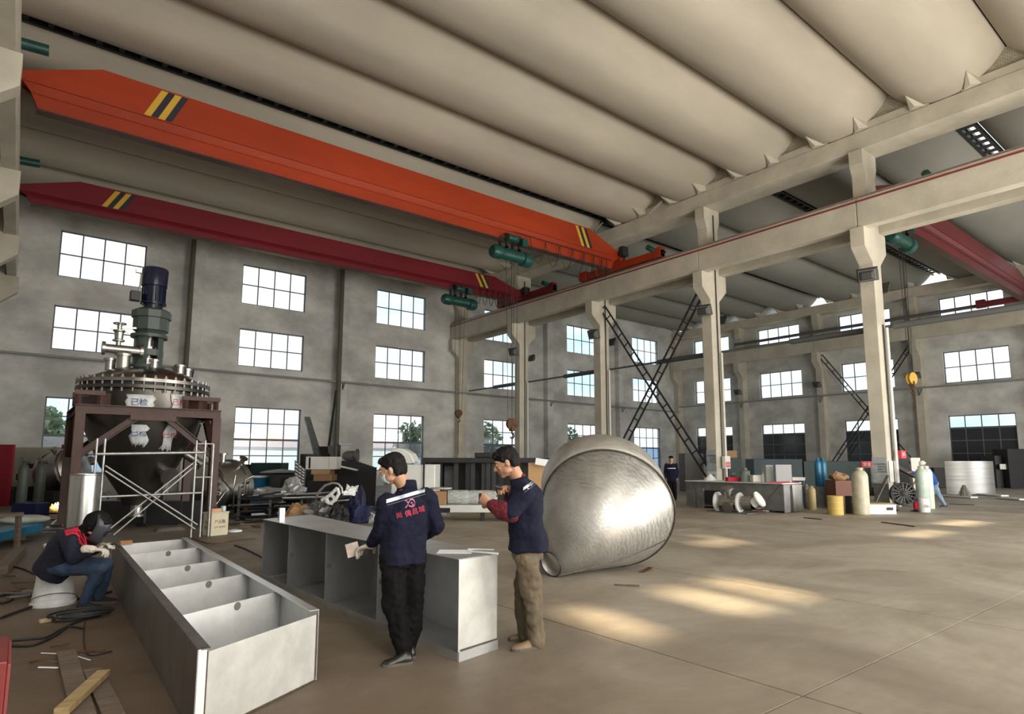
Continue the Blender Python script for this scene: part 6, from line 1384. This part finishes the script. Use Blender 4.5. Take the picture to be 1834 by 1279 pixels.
colsign(9.4, 'x', 1.30, .50, .90, greyp, '安全操作规程\n一、检查设备\n二、佩戴护具\n三、清理现场', MATS['stencil_ink'], 'poster', 'pale grey poster with printed lines wrapped on the foot of the nearest column', size=.072)
colsign(9.4, 'x', .42, .50, .80, greym, '', None, 'base_plate', 'plain grey sheet wrapped round the very foot of the nearest column')
t, o, x, n_ = colsign(9.4, 'y', 1.85, .45, .28, pinkm, '禁火', whites, 'sign_box', 'red sign box on the right face of the nearest column', .45, .14, .12, .15)
colsign(9.4, 'y', 1.25, .66, .75, whites, '', None, 'white_board', 'white board on the right face of the nearest column', .02, .02, .02)
t = thing('red_sign', 'small red sign left of the nearest column', 'sign', P(1551, 832, dz(1560, 905))); q = dz(1560, 905)+1.5
pb(1543, 1562, 838, 826, q, .06, pinkm, 'board', t, None, .004); pb(1551, 1553, 912, 838, q, .04, greym, 'post', t, 0, .002); text('安全', .16, frameM(P(1552.5, 832, q)-CFH*.01, CRH, UP), whites, t)
p = P(1570, 895, dz(1580, 912)-.3); MB().bar(P(1567, 900, dz(1567, 912)+.3), P(1590, 852, 21.7), .10, .04).build('steel_strip', greym, cat='strip', label='grey steel strip leaning against the foot of the nearest column')
# vertical cylinders, buckets, boxes before the nearest column
cream = mat('cream_cylinder', (.50, .47, .36), .45, var=.25, vscale=5); cb_ = onZ(1544, 922); gas_cyl(cb_, .235*.98, P(1544, 838, dz(1544, 922)).z, cream, 'large cream gas cylinder standing left of the nearest column')
drum(1491, 1517, 923, 889, mat('yellow_drum', (.58, .42, .13), .5), 'yellow bucket drum beside the cream gas cylinder', None, 'yellow_bucket', group=None)
drum(1519, 1532, 920, 889, blackm, 'dark bucket between the yellow bucket and the cream gas cylinder', None, 'dark_bucket')
t, c, fx, fy, w, d_, h = pbox('brown_box', 'brown red box with a torn cardboard top behind the yellow bucket', 'box', 1498, 1531, 895, 861, .7, mat('brown_red_box', (.14, .045, .025), .6), d=dz(1510, 912)); crm = MB().ell(c+UP*(h+.13)-CFH*.0, (.42, .3, .14), 8)
for p in crm.v: p.z += .12*noise.noise(p*4)
crm.build('cardboard_top', card, t)
foam = mat('white_foam', (.74, .75, .74), .7); t, c, fx, fy, w, d_, h = pbox('foam_box', 'white foam box with straw at the foot of the nearest column', 'box', 1557, 1606, 921, 904, .9, foam, d=dz(1580, 921)); MB().cbox(c+UP*(h+.02), (w*.9, d_*.9, .04), math.atan2(CRH.y, CRH.x)).build('straw', mat('straw', (.30, .25, .10), .9, var=.4, vscale=20), t); pb(1590, 1600, 914, 909, dz(1580, 921)-.03, .02, blackm, 'mark', t, None, .001)
MB().ell(onZ(1563, 905)+UP*.5, (.35, .3, .16)).build('sack', mat('olive_sack', (.13, .13, .07), .9, var=.4), cat='sack', label='olive sack lying on the foam box left of the column foot')
# black drum fan
fd_ = dz(1620, 916); fc = P(1619, 884, fd_); t = thing('drum_fan', 'black round drum fan standing right of the nearest column', 'fan', V((fc.x, fc.y, 0))); fa = (-CFH*.92-CRH*.25+UP*.12).normalized(); fr_ = 20/FPX*fd_*1.0
MB().lathe([(fr_*.93, -.28), (fr_, -.28), (fr_, .0), (fr_*.93, .0), (fr_*.93, -.26), (.02, -.26)], fc, fa, 32, False).build('housing', blackm, t, smooth=30)
g = MB()
for k in (.25, .45, .65, .85): g.lathe([(fr_*k-.008, 0), (fr_*k, .01), (fr_*k+.008, 0)], fc, fa, 28, False)
xx = fa.cross(UP).normalized(); yy = xx.cross(fa)
for i in range(16): a = 2*pi*i/16; g.bar(fc+(xx*cos(a)+yy*sin(a))*.06, fc+(xx*cos(a)+yy*sin(a))*fr_*.95, .012)
g.build('grille', greym, t)
for i in range(5):
    a = 2*pi*i/5; u_ = xx*cos(a)+yy*sin(a); v_ = -xx*sin(a)+yy*cos(a); MB().prism([fc+u_*.08-v_*.04-fa*.12, fc+u_*fr_*.85-v_*.12-fa*.16, fc+u_*fr_*.85+v_*.16-fa*.08, fc+u_*.08+v_*.06-fa*.10], fa*.01).build('blade', blackm, t)
MB().lathe([(.09, -.2), (.09, .03), (.05, .05)], fc, fa, 16).build('motor', blackm, t, smooth=40)
for s_ in (-1, 1): MB().bar(V((fc.x, fc.y, .04))+xx*s_*fr_*.8, fc+xx*s_*fr_*.98, .05).bar(V((fc.x, fc.y, .03))+xx*s_*fr_*.8-fa*.35, V((fc.x, fc.y, .03))+xx*s_*fr_*.8+fa*.35, .06).build('stand', blackm, t)
# pale cylinders by the bending man
palec = mat('pale_green_cylinder', (.48, .58, .52), .4, var=.2, vscale=4); gas_cyl(onZ(1655, 914), .19, P(1655, 835, dz(1655, 914)).z, palec, 'pale green gas cylinder in front of the bending man')
gas_cyl(onZ(1664, 911), .18, P(1664, 835, dz(1664, 911)).z, mat('white_green_cylinder', (.62, .66, .60), .4), 'whitish gas cylinder right behind the pale green one')
t = thing('leaning_board', 'white board leaning behind the gas cylinders at the right', 'board', P(1645, 880, dz(1655, 905))); q = dz(1650, 902); MB().prism([P(u, v, q) for u, v in ((1640, 905), (1653, 905), (1648, 822), (1631, 822))], CFH*.04).build('board', whites, t); MB().prism([P(u, v, q-.02) for u, v in ((1631, 825), (1648, 825), (1648, 820), (1631, 820))], CFH*.08).build('edge', whitem, t)
drum(1641, 1652, 917, 899, redc, 'red bucket before the pale gas cylinders', None, 'red_bucket', ribs=False); drum(1653, 1671, 918, 893, whitem, 'white paint bucket with dark print before the pale gas cylinders', None, 'white_bucket')
pb_ = onZ(1662, 918); text('OIL', .12, frameM(P(1661, 907, dz(1662, 918)-.02), CRH, UP), blackm, None).name = 'bucket_lettering'
o = bpy.data.objects['bucket_lettering']; wb = [x for x in bpy.data.objects if x.name.startswith('white_bucket')][0]; o.parent = wb; o.matrix_parent_inverse = Matrix.Translation(-wb.location)
MB().bar(V((XC+.36, 9.12, P(1607, 836, 23).z)), P(1640, 854, 23), .12, .12).build('black_arm', blackm, cat='arm', label='black bar slanting down from the nearest column toward the bending man')
# rolled steel sheet and small cone
q = dz(1740, 886); t = thing('rolled_sheet', 'tall curved stainless sheet standing at the right before the dark windows', 'sheet', onZ(1740, 886)); cc = P(1740, 886, q); cc.z = 0; r = 44/FPX*q; zt = P(1740, 826, q).z
pts = [cc+CRH*r*x*1.0-CFH*(.35*r*(1-x*x)) for x in [-1+2*i/24 for i in range(25)]]
MB().loft([[p+UP*.02 for p in pts]+[p+UP*.02+CFH*.02 for p in reversed(pts)], [p+UP*zt for p in pts]+[p+UP*zt+CFH*.02 for p in reversed(pts)]]).build('sheet', mat('matt_rolled_stainless', (.34, .34, .335), .42, .85, var=.25, vscale=1.5, stretch=(.2, .2, 9)), t, smooth=40)
q = dz(1728, 891); cc = onZ(1728, 891); r = 12/FPX*q; MB().lathe([(r, 0), (.06, P(1728, 869, q).z), (.05, P(1728, 869, q).z)], cc, n=28).build('small_cone', brush, smooth=40, cat='cone', label='small shiny steel cone standing before the curved sheet')
for (u0, v0, u1, v1, l) in ((1688, 889, 1745, 893, 'left of the small cone'), (1745, 886, 1800, 890, 'right of the small cone'), (1790, 893, 1834, 897, 'at the right edge')):
    a, b = onZ(u0, v0), onZ(u1, v1); a.z = b.z = .05; MB().bar(a, b, .35, .06).build('white_strip', whitem, cat='strip', label='low white edged steel strip on the floor '+l)
# dark machines along the right walls
for u0, u1, vb, vt, d, m, l in ((1811, 1850, 880, 804, 37.5, blackm, 'tall black machine cabinet at the right edge'), (1787, 1804, 880, 816, 38, dgrey, 'dark grey cabinet beside the tall black one at the right'), (1352, 1440, 880, 822, 34, dblue, 'long dark teal cabinet under the first dark window'), (1442, 1562, 880, 826, 34, dgreen, 'long dark green cabinet left of the nearest column'), (1306, 1332, 880, 820, 30, dgreen, 'dark green drum shaped cabinet behind the second column'), (1228, 1262, 880, 812, 33, mat('grey_brown_cabinet', (.09, .085, .08), .5), 'grey brown machine left of the second column'), (1600, 1632, 880, 812, 33, dgrey, 'dark grey cabinet right of the nearest column'), (1676, 1700, 884, 838, 38, blackm, 'low black cabinet left of the curved sheet')):
    pbox('machine_cabinet', l, 'cabinet', u0, u1, vb, vt, 1.2, m, d=d, bev=.02)
MB().cbox(P(1798, 836, 37.9), (.5, .04, .32), rz).build('label_plate', whites, cat='plate', label='small white plate on the dark grey cabinet at the right')
z = P(1300, 820, 31).z
for u0, u1, vt, l in ((1299, 1310, 808, 'left'), (1311, 1321, 809, 'right')): pass
pbox('cardboard_box', 'brown cardboard box with holes on the cabinet behind the second column', 'box', 1299, 1321, 838, 807, .6, MATS['light_cardboard'], d=31.4, bev=.01)
t, c, fx, fy, w, d_, h = pbox('work_table', 'grey work table carrying the blue cylinders', 'table', 1452, 1500, 906, 872, 1.0, tankm, d=dz(1470, 908))
zt = h+.004; q = dz(1470, 908)+.35
for u, l in ((1467, 'left one of the two blue gas cylinders on the grey table'), (1476, 'right one of the two blue gas cylinders on the grey table')):
    cc = P(u, 870, q); gas_cyl(V((cc.x, cc.y, zt)), .12, P(u, 821, q).z-zt, bluep, l)
gas_cyl(onZ(1455, 913), .13, P(1455, 871, dz(1455, 913)).z, mat('ochre_cylinder', (.42, .34, .16), .5), 'ochre gas cylinder right beside the long tank'); gas_cyl(onZ(1446, 911), .11, P(1446, 868, dz(1446, 911)).z, greym, 'grey gas cylinder squeezed between long tank and ochre cylinder')
t, *_ = pbox('white_table', 'small white topped table right of the long tank', 'table', 1420, 1443, 872, 855, .8, whites, d=25, zb=P(1420, 860, 25).z-.02); 
for u in (1422, 1441): pb(u, u+2, 900, 858, 25.1, .06, greym, 'leg', t, 0, .002)
# floor marks
for (a, b), l, m in ((((1440, 928), (1472, 931)), 'thin dark rod on the floor before the ochre cylinder', blackm), (((1580, 936), (1640, 944)), 'rust brown strip on the floor before the foam box', rust), (((1100, 1049), (1145, 1051)), 'tiny dark stick on the floor by the sun patches', woodd), (((1700, 903), (1745, 905)), 'dark disc shaped plate on the floor right of the bending man', blackm)):
    p, q = onZ(*a), onZ(*b); MB().bar(p+UP*.012, q+UP*.012, .07 if 'tiny' not in l else .012, .02).build('floor_strip', m, cat='strip', label=l)
# ================================================================ outside
grd = mat('outside_ground', (.32, .33, .28), .9, var=.3, vscale=.3); o = MB().box((-60, -70, -.5), (120, 140, -.3)).build('ground', grd); o['kind'] = 'structure'
leafm = mat('pale_leaves', (.16, .26, .13), .8, var=.5, vscale=1.2); bark = mat('bark', (.12, .09, .06), .9)
def tree(x, y, h, seed, label):
    t = thing('tree', label, 'tree', (x, y, -.3)); rn = random.Random(seed); b = MB()
    for i in range(700):
        a, e = rn.uniform(0, 2*pi), rn.uniform(-1, 1); r = h*.33*rn.random()**.4; c = V((x+r*cos(a)*math.sqrt(1-e*e), y+r*sin(a)*math.sqrt(1-e*e), h*.62+h*.36*e*(r/(h*.33)))); u_ = V((rn.uniform(-1, 1), rn.uniform(-1, 1), rn.uniform(-1, 1))).normalized(); w_ = u_.orthogonal(); s_ = h*.045
        b.add([c-u_*s_-w_*s_*.5, c+u_*s_*.2-w_*s_*.6, c+u_*s_, c-u_*s_*.1+w_*s_*.7], [(0, 1, 2, 3)])
    b.build('foliage', leafm, t); MB().tube([(x, y, -.3), (x+.1, y, h*.3), (x, y+.1, h*.7)], [h*.03, h*.022, h*.01]).build('trunk', bark, t)
tree(1.0, 47, 5.0, 1, 'pale green tree outside the lower left window'); tree(3.4, 50, 4.2, 2, 'second pale tree outside the lower left window'); tree(27.5, 49, 5.2, 3, 'pale tree outside the fourth lower window'); tree(36, 50, 5.6, 4, 'pale tree outside the fifth lower window'); tree(45, 48, 5.4, 6, 'pale tree outside the sixth lower window')
hw = mat('pale_house_wall', (.75, .72, .70), .8); hr = mat('faded_red_roof', (.55, .33, .30), .8)
for x0, x1, y, h, l in ((13, 22, 62, 2.9, 'pale house with a faded roof outside the second lower window'), (26, 35, 64, 3.0, 'pale house with a faded roof outside the third lower window')):
    t = thing('house', l, 'house', ((x0+x1)/2, y, -.3)); MB().box((x0, y, -.3), (x1, y+6, h)).build('wall', hw, t); MB().prism([(x0-.4, y-.4, h), (x1+.4, y-.4, h), (x1-1.5, y+3, h+1.6), (x0+1.5, y+3, h+1.6)], (0, .2, 0)).build('roof', hr, t)
polem = mat('pale_pole', (.45, .47, .50), .7)
MB().cyl((6.6, 60, -.3), (6.6, 60, 24), .5, n=10).build('tower_pole', polem, cat='pole', label='pale tall pole outside the upper left windows')
for k in range(5):
    a, b = V((-30, 50, 7.6+k*.55+.3*(k > 2))), V((90, 50, 8.6+k*.6)); MB().tube([a.lerp(b, i/20)-UP*2.2*(1-(2*i/20-1)**2) for i in range(21)], .03, 5).build('power_line', polem, cat='cable', label='thin power line outside the middle windows', group='power lines outside')
